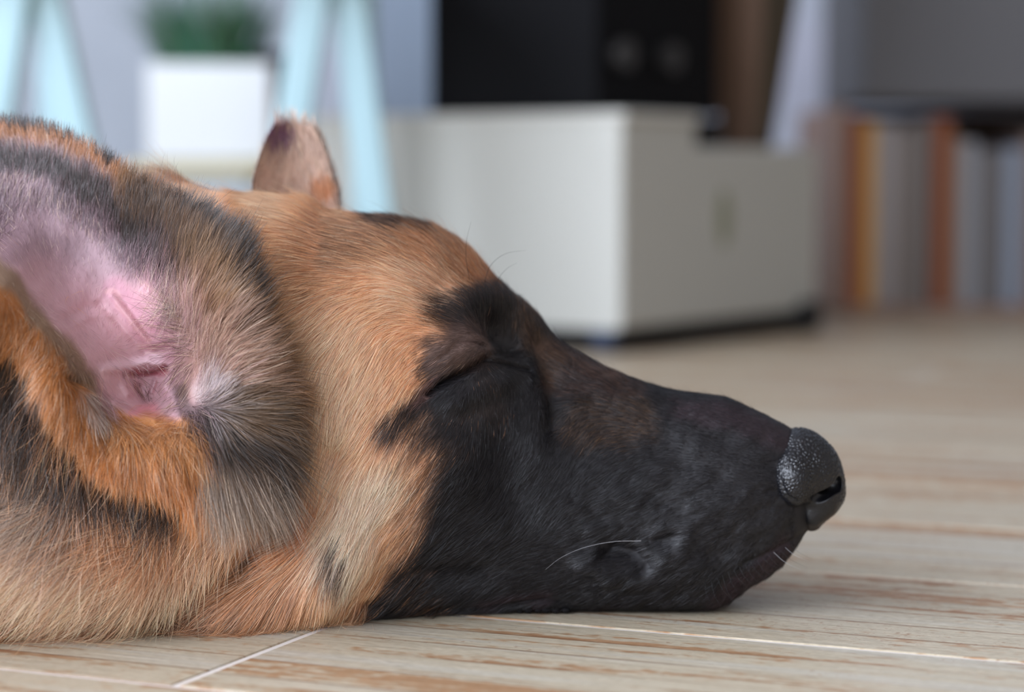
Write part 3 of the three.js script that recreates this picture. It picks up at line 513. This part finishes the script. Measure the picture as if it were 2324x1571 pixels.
const earOutline = [[-190, 204], [-90, 252], [0, 277], [100, 294], [200, 341], [300, 402], [400, 454], [470, 500], [520, 555], [560, 640], [592, 740], [640, 840], [664, 930], [650, 1010], [610, 1070], [540, 1090], [440, 1075], [330, 1066], [240, 1042], [150, 960], [60, 868], [-40, 790], [-160, 650], [-230, 480], [-240, 300]];
function earGeometry() {
  const cu = 240, cv = 700, curve2 = new THREE.CatmullRomCurve3(earOutline.map(([u, v]) => new THREE.Vector3(u, v, 0)), true), NT = 420, NR = 110, rim = curve2.getSpacedPoints(NT);
  const P = [], U = [], I = [], C = [];
  const thick = (k) => 0.0035 * Math.pow(1 - Math.pow(k, 6), 0.5) + 0.0006;
  for (const back of [0, 1]) for (let r = 0; r <= NR; r++) for (let t = 0; t < NT; t++) {
    const k = r / NR, u = lerp(cu, rim[t].x, k), v = lerp(cv, rim[t].y, k);
    let z = earDepth(u, v) + (back ? -2 * thick(k) : earFormAt(u, v) + fbm(u * 0.02, v * 0.02, 2, 3) * 0.0008);
    P.push(...flank(u, v, z), z); U.push(u, v);
    C.push(...(back ? DARK : earColor(u, v, null)));
  }
  const id = (b, r, t) => (b * (NR + 1) + r) * NT + (t % NT);
  for (const b of [0, 1]) for (let r = 0; r < NR; r++) for (let t = 0; t < NT; t++) { const q = [id(b, r, t), id(b, r + 1, t), id(b, r + 1, t + 1), id(b, r, t + 1)]; b ? I.push(q[0], q[1], q[2], q[0], q[2], q[3]) : I.push(q[0], q[2], q[1], q[0], q[3], q[2]); }
  for (let t = 0; t < NT; t++) I.push(id(0, NR, t), id(0, NR, t + 1), id(1, NR, t + 1), id(0, NR, t), id(1, NR, t + 1), id(1, NR, t));
  const g = new THREE.BufferGeometry(); g.setAttribute('position', new THREE.Float32BufferAttribute(P, 3)); g.setAttribute('color', new THREE.Float32BufferAttribute(C, 3)); g.setIndex(I); g.computeVertexNormals();
  g.userData.uv = new Float32Array(U); return g;
}
// ---- folded legs and tail, outside the picture, joined to the same skin
function legsGeometry() {
  const bones = [[[-0.40, 0.09, 0.09], [-0.46, 0.05, 0.15], 0.05, 0.038], [[-0.46, 0.05, 0.15], [-0.36, 0.032, 0.185], 0.034, 0.026], [[-0.36, 0.032, 0.185], [-0.45, 0.022, 0.205], 0.024, 0.021], [[-0.45, 0.022, 0.205], [-0.49, 0.019, 0.212], 0.022, 0.018],
    [[-0.86, 0.11, 0.07], [-0.68, 0.085, 0.15], 0.085, 0.055], [[-0.68, 0.085, 0.15], [-0.85, 0.034, 0.175], 0.046, 0.026], [[-0.85, 0.034, 0.175], [-0.72, 0.026, 0.200], 0.024, 0.021], [[-0.72, 0.026, 0.200], [-0.67, 0.021, 0.208], 0.024, 0.020],
    [[-0.95, 0.06, 0.02], [-1.06, 0.04, 0.10], 0.034, 0.032], [[-1.06, 0.04, 0.10], [-1.02, 0.036, 0.24], 0.034, 0.030], [[-1.02, 0.036, 0.24], [-0.92, 0.026, 0.33], 0.030, 0.014]];
  const g = surfaceNets((x, y, z) => { let d = 1; for (const [a, b, ra, rb] of bones) d = smin(d, capsule([x, y, z], a, b, ra, rb), 0.02); return smax(d, 0.001 - y, 0.004); }, [-1.13, -0.004, -0.04], [-0.30, 0.24, 0.37], 0.0065);
  const P = g.attributes.position.array, C = [], U = []; for (let i = 0; i < P.length; i += 3) { U.push(-3000, 900); C.push(...(P[i] < -0.98 ? BROWN : TAN)); }
  g.setAttribute('color', new THREE.Float32BufferAttribute(C, 3)); g.userData.uv = new Float32Array(U); return g;
}
// ---- far ear: a small cup standing up behind the skull
function farEarGeometry() {
  const P = [], I = [], C = [], U = [], NT = 60, NR = 70, out = [[604, 640], [588, 540], [578, 470], [572, 420], [586, 362], [606, 312], [622, 286], [716, 290], [732, 322], [750, 370], [766, 425], [772, 480], [760, 550], [744, 640]].map(([u, v]) => new THREE.Vector3(u, v, 0)), left = new THREE.CatmullRomCurve3(out.slice(0, out.length / 2)), right = new THREE.CatmullRomCurve3(out.slice(out.length / 2).reverse());
  for (const back of [0, 1]) for (let r = 0; r <= NR; r++) for (let t = 0; t <= NT; t++) {
    const k = r / NR, a = left.getPoint(k), b = right.getPoint(k), s = t / NT, u = lerp(a.x, b.x, s), v = lerp(a.y, b.y, s) - Math.sin(s * Math.PI) * 8 * k, z = lerp(-0.034, -0.070, smoothstep(v, 620, 380)) + 0.014 * Math.cos((s - 0.5) * 2.6) * (1 - 0.6 * k) * -1 - (back ? 0.004 : 0);
    P.push(...flank(u, v, z), z); U.push(u, v);
    const n = noise(u * 0.05, v * 0.03, 3), edge = Math.abs(s - 0.5) * 2;
    let c = rgb(196 + n * 14, 168 + n * 10, 152 + n * 8);
    const mx = (q, w) => { c = c.map((x, i) => lerp(x, q[i], clamp(w, 0, 1))); };
    mx(rgb(84, 62, 84), (1 - smoothstep(Math.hypot(u - 632, v - 322), 10, 60)) * 0.7); mx(rgb(170, 104, 60), (1 - smoothstep(Math.hypot(u - 735, v - 440), 14, 50)) * 0.8); mx(DARK, smoothstep(edge, 0.75, 1) * 0.8);
    C.push(...c);
  }
  const id = (b, r, t) => (b * (NR + 1) + r) * (NT + 1) + t;
  for (const b of [0, 1]) for (let r = 0; r < NR; r++) for (let t = 0; t < NT; t++) { const q = [id(b, r, t), id(b, r, t + 1), id(b, r + 1, t + 1), id(b, r + 1, t)]; b ? I.push(q[0], q[2], q[1], q[0], q[3], q[2]) : I.push(q[0], q[1], q[2], q[0], q[2], q[3]); }
  for (let r = 0; r < NR; r++) for (const t of [0, NT]) I.push(id(0, r, t), id(1, r, t), id(1, r + 1, t), id(0, r, t), id(1, r + 1, t), id(0, r + 1, t));
  for (let t = 0; t < NT; t++) I.push(id(0, NR, t), id(0, NR, t + 1), id(1, NR, t + 1), id(0, NR, t), id(1, NR, t + 1), id(1, NR, t));
  const g = new THREE.BufferGeometry(); g.setAttribute('position', new THREE.Float32BufferAttribute(P, 3)); g.setAttribute('color', new THREE.Float32BufferAttribute(C, 3)); g.setIndex(I); g.computeVertexNormals();
  g.userData.uv = new Float32Array(U); return g;
}
// ---- surface of a signed distance field (surface nets)
function surfaceNets(f, lo, hi, h) {
  const n = [0, 1, 2].map((k) => Math.ceil((hi[k] - lo[k]) / h) + 1), [nx, ny, nz] = n, D = new Float32Array(nx * ny * nz), at3 = (i, j, k) => (k * ny + j) * nx + i;
  const B = 8;
  for (let K = 0; K < nz; K += B) for (let J = 0; J < ny; J += B) for (let I0 = 0; I0 < nx; I0 += B) {
    const c = f(lo[0] + (I0 + B / 2) * h, lo[1] + (J + B / 2) * h, lo[2] + (K + B / 2) * h), far = Math.abs(c) > B * h * 1.6;   // blocks far from the surface are filled with one value
    for (let k = K; k < Math.min(K + B, nz); k++) for (let j = J; j < Math.min(J + B, ny); j++) for (let i = I0; i < Math.min(I0 + B, nx); i++) D[at3(i, j, k)] = far ? c : f(lo[0] + i * h, lo[1] + j * h, lo[2] + k * h);
  }
  const P = [], I = [], V = new Int32Array(nx * ny * nz).fill(-1);
  for (let k = 0; k < nz - 1; k++) for (let j = 0; j < ny - 1; j++) for (let i = 0; i < nx - 1; i++) {
    let cnt = 0, sx = 0, sy = 0, sz = 0;
    for (let e = 0; e < 12; e++) {
      const ax = e >> 2, b = e & 1, c = (e >> 1) & 1, o = [0, 0, 0]; o[(ax + 1) % 3] = b; o[(ax + 2) % 3] = c; const q = o.slice(); q[ax] = 1;
      const d0 = D[at3(i + o[0], j + o[1], k + o[2])], d1 = D[at3(i + q[0], j + q[1], k + q[2])];
      if ((d0 < 0) !== (d1 < 0)) { const t = d0 / (d0 - d1); sx += o[0] + (q[0] - o[0]) * t; sy += o[1] + (q[1] - o[1]) * t; sz += o[2] + (q[2] - o[2]) * t; cnt++; }
    }
    if (cnt) { V[at3(i, j, k)] = P.length / 3; P.push(lo[0] + (i + sx / cnt) * h, lo[1] + (j + sy / cnt) * h, lo[2] + (k + sz / cnt) * h); }
  }
  for (let k = 1; k < nz - 1; k++) for (let j = 1; j < ny - 1; j++) for (let i = 1; i < nx - 1; i++) for (let ax = 0; ax < 3; ax++) {
    const q = [i, j, k]; q[ax]++; const d0 = D[at3(i, j, k)], d1 = D[at3(...q)]; if ((d0 < 0) === (d1 < 0)) continue;
    const o = (b, c) => { const r = [i, j, k]; r[(ax + 1) % 3] -= b; r[(ax + 2) % 3] -= c; return V[at3(...r)]; }, a = o(0, 0), b = o(1, 0), c = o(1, 1), d = o(0, 1);
    d0 < 0 ? I.push(a, b, c, a, c, d) : I.push(a, c, b, a, d, c);
  }
  const g = new THREE.BufferGeometry(); g.setAttribute('position', new THREE.Float32BufferAttribute(P, 3)); g.setIndex(I); g.computeVertexNormals(); return g;
}
const smin = (a, b, k) => { const h = clamp(0.5 + 0.5 * (b - a) / k, 0, 1); return lerp(b, a, h) - k * h * (1 - h); };
const smax = (a, b, k) => -smin(-a, -b, k);
const capsule = (p, a, b, ra, rb) => { const d = [0, 1, 2].map((i) => b[i] - a[i]), t = clamp(((p[0] - a[0]) * d[0] + (p[1] - a[1]) * d[1] + (p[2] - a[2]) * d[2]) / (d[0] ** 2 + d[1] ** 2 + d[2] ** 2), 0, 1); return Math.hypot(p[0] - a[0] - d[0] * t, p[1] - a[1] - d[1] * t, p[2] - a[2] - d[2] * t) - lerp(ra, rb, t); };
const ellipsoid = (p, c, r) => { const x = (p[0] - c[0]) / r[0], y = (p[1] - c[1]) / r[1], z = (p[2] - c[2]) / r[2], k = Math.sqrt(x * x + y * y + z * z), q = Math.hypot(x / r[0], y / r[1], z / r[2]); return q > 1e-9 ? k * (k - 1) / q : -Math.min(...r); };
function noseGeometry() {
  const zn = turnU(1832), S = (u, v, z) => [...flank(u, v, z + zn), z];
  const core = S(1828, 1073, 0), ala = S(1799, 1086, 0.0098), n1 = S(1893, 1099, 0.0066), n2 = S(1856, 1130, 0.0108), n3 = S(1824, 1150, 0.0166), n4 = S(1780, 1124, 0.0182), n5 = S(1757, 1058, 0.0180);
  const wing = [S(1866, 1142, 0.0040), S(1846, 1168, 0.0050)], wedge = [S(1872, 1122, 0), S(1842, 1180, 0)], snout = S(1812, 1042, 0), mid1 = S(1918, 1085, 0), mid2 = S(1884, 1165, 0), deep = [core[0] - 0.002, core[1] - 0.003, 0.006];
  const f = (x, y, zz) => {
    const z = zz - zn, p = [x, y, Math.abs(z)];
    let d = ellipsoid(p, core, [0.0121, 0.0119, 0.0136]);
    d = smin(d, ellipsoid(p, snout, [0.0080, 0.0100, 0.0128]), 0.006);
    d = smin(d, ellipsoid(p, ala, [0.0072, 0.0094, 0.0098]), 0.003);
    d = smin(d, capsule(p, ...wedge, 0.0064, 0.0038), 0.006);
    d = smin(d, capsule(p, ...wing, 0.0048, 0.0036), 0.004);
    d = smax(d, -capsule(p, n1, n2, 0.0027, 0.0019), 0.0010);
    d = smax(d, -capsule(p, deep, n1, 0.0030, 0.0026), 0.001);
    d = smax(d, -Math.min(capsule(p, n2, n3, 0.0018, 0.0010), capsule(p, n3, n4, 0.0009, 0.0009), capsule(p, n4, n5, 0.0010, 0.0012)), 0.0006);
    d = smax(d, -(capsule([p[0], p[1], z], mid1, mid2, 0.0007, 0.0007)), 0.0009);
    return d;
  };
  const g = surfaceNets(f, [core[0] - 0.0150, core[1] - 0.0210, zn - 0.0212], [core[0] + 0.0135, core[1] + 0.0185, zn + 0.0212], 0.00023), P = g.attributes.position.array, Nn = g.attributes.normal.array, cell = 0.00128;
  for (let i = 0; i < P.length; i += 3) { // pebbled leather
    const X = P[i] / cell, Y = P[i + 1] / cell, Z = P[i + 2] / cell, a = Math.floor(X), b = Math.floor(Y), c = Math.floor(Z); let d1 = 9, d2 = 9;
    for (let q = 0; q < 27; q++) { const A = a + q % 3 - 1, B = b + ((q / 3) | 0) % 3 - 1, Cc = c + ((q / 9) | 0) - 1, d = Math.hypot(X - A - hash3(A, B, Cc), Y - B - hash3(A + 71, B, Cc), Z - Cc - hash3(A, B + 37, Cc)); if (d < d1) { d2 = d1; d1 = d; } else if (d < d2) d2 = d; }
    const n3 = Math.min(0.0034, Math.max(0, capsule([P[i], P[i + 1], Math.abs(P[i + 2] - zn)], n1, n2, 0.0026, 0.0018))), amt = smoothstep(n3, 0.0003, 0.0016) * (1 - 0.8 * smoothstep(sheet(P[i], P[i + 1], P[i + 2])[1], 1130, 1150)) * (0.6 + 0.4 * noise(P[i] * 300, P[i + 1] * 300, P[i + 2] * 300));
    const h = (smoothstep(d2 - d1, 0.02, 0.38) - 0.7) * 0.00046 * amt; for (let k = 0; k < 3; k++) P[i + k] += Nn[i + k] * h;
  }
  g.computeVertexNormals(); return g;
}

// ---- fur: every hair a tapered ribbon of a few segments, with a root and a tip colour
class Fur {
  constructor() { this.P = []; this.N = []; this.C = []; this.I = []; this.n = 0; }
  hair(p, dir, nor, len, wid, seg, droop, root, tip, curl) {
    // dir: unit start direction; droop: vector added along the hair
    let [x, y, z] = p, d = dir.slice(); const st = len / seg, base = this.n;
    const roll = gauss() * 0.55;
    for (let s = 0; s <= seg; s++) {
      const t = s / seg;
      // side across the hair, and a normal turned by its roll
      let sx = d[1] * nor[2] - d[2] * nor[1], sy = d[2] * nor[0] - d[0] * nor[2], sz = d[0] * nor[1] - d[1] * nor[0], q = Math.hypot(sx, sy, sz) || 1; sx /= q; sy /= q; sz /= q;
      let nx = sy * d[2] - sz * d[1], ny = sz * d[0] - sx * d[2], nz = sx * d[1] - sy * d[0];
      const cr = Math.cos(roll), sr = Math.sin(roll), mx = nx * cr + sx * sr, my = ny * cr + sy * sr, mz = nz * cr + sz * sr, k = t * t, w = wid * (s === seg ? 0 : 1 - 0.55 * t) * 0.5;
      const fx = sx * cr - nx * sr, fy = sy * cr - ny * sr, fz = sz * cr - nz * sr;
      const c0 = lerp(root[0], tip[0], k), c1 = lerp(root[1], tip[1], k), c2 = lerp(root[2], tip[2], k);
      if (s < seg) {
        this.P.push(x - fx * w, y - fy * w, z - fz * w, x + fx * w, y + fy * w, z + fz * w); this.N.push(mx, my, mz, mx, my, mz); this.C.push(c0, c1, c2, c0, c1, c2); this.n += 2;
        if (s) { const a = base + 2 * s - 2; this.I.push(a, a + 1, a + 2, a + 1, a + 3, a + 2); }
      } else { this.P.push(x, y, z); this.N.push(mx, my, mz); this.C.push(c0, c1, c2); this.n++; const a = base + 2 * s - 2; this.I.push(a, a + 1, a + 2); }
      x += d[0] * st; y += d[1] * st; z += d[2] * st;
      d[0] += droop[0] / seg + curl[0] / seg; d[1] += droop[1] / seg + curl[1] / seg; d[2] += droop[2] / seg + curl[2] / seg;
      if (y + d[1] * st < 0.0006) d[1] = (0.0006 - y) / st;
      q = Math.hypot(...d) || 1; d[0] /= q; d[1] /= q; d[2] /= q;
    }
  }
  geometry() {
    const g = new THREE.BufferGeometry(); g.setAttribute('position', new THREE.Float32BufferAttribute(this.P, 3)); g.setAttribute('normal', new THREE.Float32BufferAttribute(this.N, 3)); g.setAttribute('color', new THREE.Float32BufferAttribute(this.C, 3)); g.setIndex(this.I); return g;
  }
}
const PX = DOG_D / F;   // one sheet unit in metres
const EYE = [0, CAM_Y, DOG_D];
// roots: spread over the triangles of a surface, by area times a density
function grow(fur, g, count, opt) {
  const P = g.attributes.position.array, Nn = g.attributes.normal.array, U = g.userData.uv, I = g.index.array, T = I.length / 3, acc = new Float64Array(T);
  let sum = 0;
  for (let t = 0; t < T; t++) {
    const a = I[t * 3] * 3, b = I[t * 3 + 1] * 3, c = I[t * 3 + 2] * 3;
    const ux = P[b] - P[a], uy = P[b + 1] - P[a + 1], uz = P[b + 2] - P[a + 2], vx = P[c] - P[a], vy = P[c + 1] - P[a + 1], vz = P[c + 2] - P[a + 2];
    const area = Math.hypot(uy * vz - uz * vy, uz * vx - ux * vz, ux * vy - uy * vx) / 2;
    sum += area * opt.density(U[I[t * 3] * 2], U[I[t * 3] * 2 + 1], [P[a], P[a + 1], P[a + 2]], [Nn[a], Nn[a + 1], Nn[a + 2]], t, T); acc[t] = sum;
  }
  for (let h = 0; h < count; h++) {
    const r = (h + rnd()) / count * sum; let lo = 0, hi = T - 1; while (lo < hi) { const m = (lo + hi) >> 1; acc[m] < r ? (lo = m + 1) : (hi = m); }
    const t = lo, a = I[t * 3], b = I[t * 3 + 1], c = I[t * 3 + 2]; let q = rnd(), s = rnd(); if (q + s > 1) { q = 1 - q; s = 1 - s; } const w = 1 - q - s;
    const mix = (A, n, k) => A[a * n + k] * w + A[b * n + k] * q + A[c * n + k] * s;
    const p = [mix(P, 3, 0), mix(P, 3, 1), mix(P, 3, 2)]; let n = [mix(Nn, 3, 0), mix(Nn, 3, 1), mix(Nn, 3, 2)]; const nl = Math.hypot(...n) || 1; n = n.map((k) => k / nl);
    opt.hair(fur, p, n, mix(U, 2, 0), mix(U, 2, 1));
  }
}
function lay(p, n, du, dv, far) { // direction on the skin from a direction on the sheet
  let d = [du, -dv, 0]; const k = d[0] * n[0] + d[1] * n[1]; d = [d[0] - k * n[0], d[1] - k * n[1], -k * n[2]]; const q = Math.hypot(...d);
  return q < 0.15 ? [du * 0.9, -dv * 0.9, 0.2] : d.map((x) => x / q);
}
const ticking = boxed([ // where single hairs are tipped with black
  { p: [[740, 570], [830, 550], [930, 545], [1020, 590]], r: 40, e: 60, a: 0.5 }, { p: [[800, 640], [720, 620]], r: 20, e: 60, a: 0.25 }, { p: [[850, 498], [960, 520], [1050, 570]], r: 14, e: 24, a: 0.55 },
  { p: [[300, 1430], [450, 1390], [600, 1400]], r: 40, e: 60, a: 0.35 }, { p: [[960, 1000], [1000, 1150], [960, 1260]], r: 40, e: 60, a: 0.3 }, { p: [[1000, 650], [1100, 660]], r: 20, e: 30, a: 0.5 },
  { p: [[400, 460], [520, 560], [590, 720], [660, 900], [600, 1000]], r: 40, e: 60, a: 0.4 }, { p: [[0, 1420], [150, 1400]], r: 40, e: 60, a: 0.2 }, { p: [[620, 640], [600, 800]], r: 10, e: 30, a: 0.3 },
], (s) => s.r + s.e);
function tickAt(u, v) { let m = 0; for (const s of ticking) { if (u < s.x0 || u > s.x1 || v < s.y0 || v > s.y1) continue; m = Math.max(m, s.a * (1 - smoothstep(segDist(u, v, s.p), s.r, s.r + s.e))); } return m; }
function styled(fur, p, n, u, v, guides, color, o = {}) {
  let [du, dv, len] = lieAt(guides, u, v);
  const cl = o.clump ?? 0.3, wob = noise(u * 0.012, v * 0.012, 11) * 0.15 + noise(u * 0.09, v * 0.09, 17) * cl + gauss() * (o.mess ?? 0.16), cw = Math.cos(wob), sw = Math.sin(wob);
  [du, dv] = [du * cw - dv * sw, du * sw + dv * cw];
  const t = lay(p, n, du, dv), fly = rnd() < (o.fly ?? 0.012), lift = clamp((o.lift ?? 0.34) + gauss() * 0.12 + (fly ? 0.35 : 0), 0.06, 1.3);
  const d = [0, 1, 2].map((k) => t[k] * Math.cos(lift) + n[k] * Math.sin(lift));
  let L = len * PX * (0.7 + rnd() * 0.55) * (fly ? 1.35 : 1);
  const c = color(u, v, rnd), lum = (c[0] + c[1] + c[2]) / 3, pick = rnd(), tone = (0.76 + rnd() * 0.55) * (lum > 0.08 ? (pick < 0.1 ? 0.5 : 1) : (pick > 0.93 ? 2.6 : 1));  // a few black hairs are coloured paler to stand for glints
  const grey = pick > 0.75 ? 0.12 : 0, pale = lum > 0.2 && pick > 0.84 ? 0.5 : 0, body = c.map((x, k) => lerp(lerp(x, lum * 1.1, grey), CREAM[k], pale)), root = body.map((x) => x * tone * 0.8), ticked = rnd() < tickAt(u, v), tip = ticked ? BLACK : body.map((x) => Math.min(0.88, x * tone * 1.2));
  const back = -(lift * 0.85), g = o.gravity ?? 0;
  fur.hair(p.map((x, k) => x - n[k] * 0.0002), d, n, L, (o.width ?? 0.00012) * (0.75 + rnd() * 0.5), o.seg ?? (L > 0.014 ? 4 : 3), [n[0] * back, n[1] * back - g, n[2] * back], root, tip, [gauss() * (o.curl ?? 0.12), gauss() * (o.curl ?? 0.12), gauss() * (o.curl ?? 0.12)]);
}
{
  const dog = thing('dog', 'sleeping tan and black shepherd dog, head resting sideways on the tiled floor', 'dog', [0, 0, -DOG_D]);
  const trunk = bodyGeometry(), ear = earGeometry(), farEar = farEarGeometry(), legs = legsGeometry();
  const strip = (g) => { const q = new THREE.BufferGeometry(); for (const k of ['position', 'normal', 'color']) q.setAttribute(k, g.attributes[k]); q.setIndex(g.index); return q; };
  part(dog, 'body', mergeGeometries([trunk, ear, farEar, legs].map(strip)), new THREE.MeshStandardMaterial({ vertexColors: true, roughness: 0.62 }));
  part(dog, 'nose', noseGeometry(), new THREE.MeshPhysicalMaterial({ color: srgb(25, 25, 29), roughness: 0.36, clearcoat: 0.2, clearcoatRoughness: 0.3 }), { label: 'pebbled black nose' });
  const furMat = new THREE.MeshStandardMaterial({ vertexColors: true, roughness: 0.42, side: THREE.DoubleSide });
  const facing = (p, n) => (EYE[0] - p[0]) * n[0] + (EYE[1] - p[1]) * n[1] + (EYE[2] - p[2]) * n[2];
  const underEar = (u, v) => u < 560 && u > -150 && v > 420 && v < 900 && v < 640 + u * 0.9 && (u - 560) < (v - 480) * 0.3;
  const Q = 1;
  const fur = new Fur();
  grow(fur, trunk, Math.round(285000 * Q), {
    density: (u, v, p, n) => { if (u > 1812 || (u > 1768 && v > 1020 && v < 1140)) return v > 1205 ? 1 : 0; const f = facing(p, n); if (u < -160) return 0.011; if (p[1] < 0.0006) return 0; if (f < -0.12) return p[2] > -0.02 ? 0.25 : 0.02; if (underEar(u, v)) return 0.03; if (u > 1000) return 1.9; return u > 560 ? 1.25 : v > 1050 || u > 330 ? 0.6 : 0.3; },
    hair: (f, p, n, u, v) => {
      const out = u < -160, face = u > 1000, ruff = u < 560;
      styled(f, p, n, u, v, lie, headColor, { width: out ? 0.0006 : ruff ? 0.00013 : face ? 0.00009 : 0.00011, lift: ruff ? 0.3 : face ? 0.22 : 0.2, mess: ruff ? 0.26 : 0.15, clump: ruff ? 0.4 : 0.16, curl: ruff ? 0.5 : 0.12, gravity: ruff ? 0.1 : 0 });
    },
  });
  grow(fur, legs, Math.round(9000 * Q), { density: () => 1, hair: (f, p, n, u, v) => styled(f, p, n, u, v, [[-3000, 900, -0.8, 0.5, p[0] < -0.98 ? 190 : 90]], () => (p[0] < -0.98 ? BROWN : TAN), { width: 0.0006, lift: 0.2 }) });
  part(dog, 'fur', fur.geometry(), furMat, { kind: 'stuff' });
  const ef = new Fur(), skinOf = (u, v) => 1 - smoothstep(segDist(u, v, [[90, 600], [190, 680], [300, 780], [350, 860]]), 80, 160);
  grow(ef, ear, Math.round(82000 * Q), {
    density: (u, v, p, n, t, T) => (t > T * 0.5 ? 0.02 : u < -60 ? 0.1 : lerp(1.5, 0.16, skinOf(u, v)) * (segDist(u, v, [[320, 880], [390, 890]]) < 50 ? 0.12 : 1)),
    hair: (f, p, n, u, v) => { const k = skinOf(u, v); styled(f, p, n, u, v, earLie, earColor, { width: lerp(0.0001, 0.00006, k), lift: 0.32, mess: lerp(0.15, 0.5, k), clump: 0.26, curl: 0.25, seg: 4, fly: 0.05 }); },
  });
  const wisps = [[380, 560, 0.35, 0.9, 90], [400, 640, -0.2, 0.95, 110], [420, 720, -0.75, -0.2, 120], [425, 780, -0.9, 0.05, 130], [420, 840, -0.6, 0.6, 90], [415, 900, -0.25, 0.95, 80], [300, 840, 0.45, 0.88, 90], [330, 880, 0.4, 0.9, 70], [340, 430, 0.1, -1, 80], [420, 480, 0.1, -1, 90], [480, 520, 0.0, -1, 85]];
  grow(ef, ear, Math.round(800 * Q), { // long loose hairs hanging over the bare skin
    density: (u, v, p, n, t, T) => (t > T * 0.5 ? 0 : segDist(u, v, [[370, 540], [410, 680], [424, 790], [410, 910]]) < 24 ? 1 : segDist(u, v, [[290, 838], [335, 890]]) < 14 ? 1.1 : segDist(u, v, [[330, 440], [410, 480], [490, 530]]) < 14 ? 0.7 : 0),
    hair: (f, p, n, u, v) => styled(f, p, n, u, v, wisps, (a, b, j) => (j() < (b > 560 ? 0.3 : 0) ? rgb(200, 168, 140) : rgb(92, 66, 56)), { width: 0.00008, lift: 0.35, mess: 0.35, curl: 0.5, seg: 6 }),
  });
  grow(ef, farEar, Math.round(9000 * Q), { density: (u, v, p, n, t, T) => 1, hair: (f, p, n, u, v) => styled(f, p, n, u, v, [[680, 350, 0, -1, 40]], (a, b) => (Math.hypot(a - 632, b - 322) < 26 + rnd() * 20 ? rgb(128, 92, 118) : Math.hypot(a - 738, b - 445) < 30 ? rgb(186, 130, 92) : rgb(200, 170, 152)), { width: 0.00016, lift: 0.3 }) });
  part(dog, 'ear_fur', ef.geometry(), furMat, { kind: 'stuff' });
  // whiskers
  const dark = mat(22, 20, 22, 0.4), pale = mat(190, 188, 192, 0.35);
  const whisker = (pts, m, z0, z1, r = 0.00008) => { // along places on the sheet, standing off the skin by z0 .. z1
    const n = pts.length, c = new THREE.CatmullRomCurve3(pts.map(([u, v], i) => { const s = onFlank(...pts[0]), z = s[2] + lerp(z0, z1, i / (n - 1)); return new THREE.Vector3(...flank(u, v, z), z); }));
    const g = new THREE.TubeGeometry(c, 24, r, 5), P = g.attributes.position, q = new THREE.Vector3(); for (let i = 0; i < P.count; i++) { const t = Math.floor(i / 6) / 24; c.getPointAt(t, q); const k = 1 - 0.75 * t; P.setXYZ(i, q.x + (P.getX(i) - q.x) * k, q.y + (P.getY(i) - q.y) * k, q.z + (P.getZ(i) - q.z) * k); }
    part(dog, 'whisker', g, m);
  };
  whisker([[1068, 645], [1058, 590], [1059, 545], [1069, 503]], dark, 0, 0.004); whisker([[1097, 655], [1112, 605], [1145, 577], [1193, 568]], dark, 0, 0.004); whisker([[1118, 668], [1130, 635], [1150, 610], [1173, 597]], dark, 0, 0.004); whisker([[1150, 690], [1165, 672], [1190, 668]], dark, 0, 0.003);
  whisker([[1455, 1228], [1390, 1230], [1320, 1245], [1270, 1268], [1237, 1294]], pale, 0.001, 0.010, 0.000065); whisker([[1360, 1140], [1395, 1160], [1440, 1173], [1485, 1176]], dark, 0.0015, 0.005, 0.0001); whisker([[1470, 1140], [1510, 1146], [1550, 1150]], dark, 0.0015, 0.003);
  for (let k = 0; k < 16; k++) { const u = 1600 + k * 13, v = 1320 - k * 5.5, l = 40 + rnd() * 30, a = 1.35 - k * 0.05 + gauss() * 0.15; whisker([[u, v], [u + Math.cos(a) * l * 0.5, v + Math.sin(a) * l * 0.55], [u + Math.cos(a) * l * 1.1 + 6, v + Math.sin(a) * l]], k === 12 || k === 14 ? pale : dark, 0.0005, 0.004, 0.000045); }
  // lashes between the closed lids
  for (let k = 0; k < 15; k++) { const t = k / 14, u = lerp(1012, 1098, t), v = lerp(858, 812, t); whisker([[u, v], [u - 4, v + 10], [u - 14 + t * 6, v + 19 - t * 3]], dark, -0.001, 0.0025, 0.00008); }
  dog.children.filter((c) => c.name === 'whisker').slice(-15).forEach((c) => { c.name = 'eyelash'; });
  // beaded gum at the lip edge
  for (const [u, v, r] of [[1180, 1389, 6], [1200, 1387, 8], [1222, 1386, 7], [1240, 1389, 9], [1262, 1388, 8], [1285, 1390, 8]]) { const z = 0.0315, [x, y] = flank(u, v, z); part(dog, 'gum_bead', new THREE.SphereGeometry(r * PX, 20, 14).scale(1.25, 0.8, 0.8).translate(x, Math.max(y, r * PX * 0.8 + 0.0004), z), new THREE.MeshPhysicalMaterial({ color: srgb(16, 13, 15), roughness: 0.75, specularIntensity: 0.4 })); }
}

renderer.render(scene, camera);
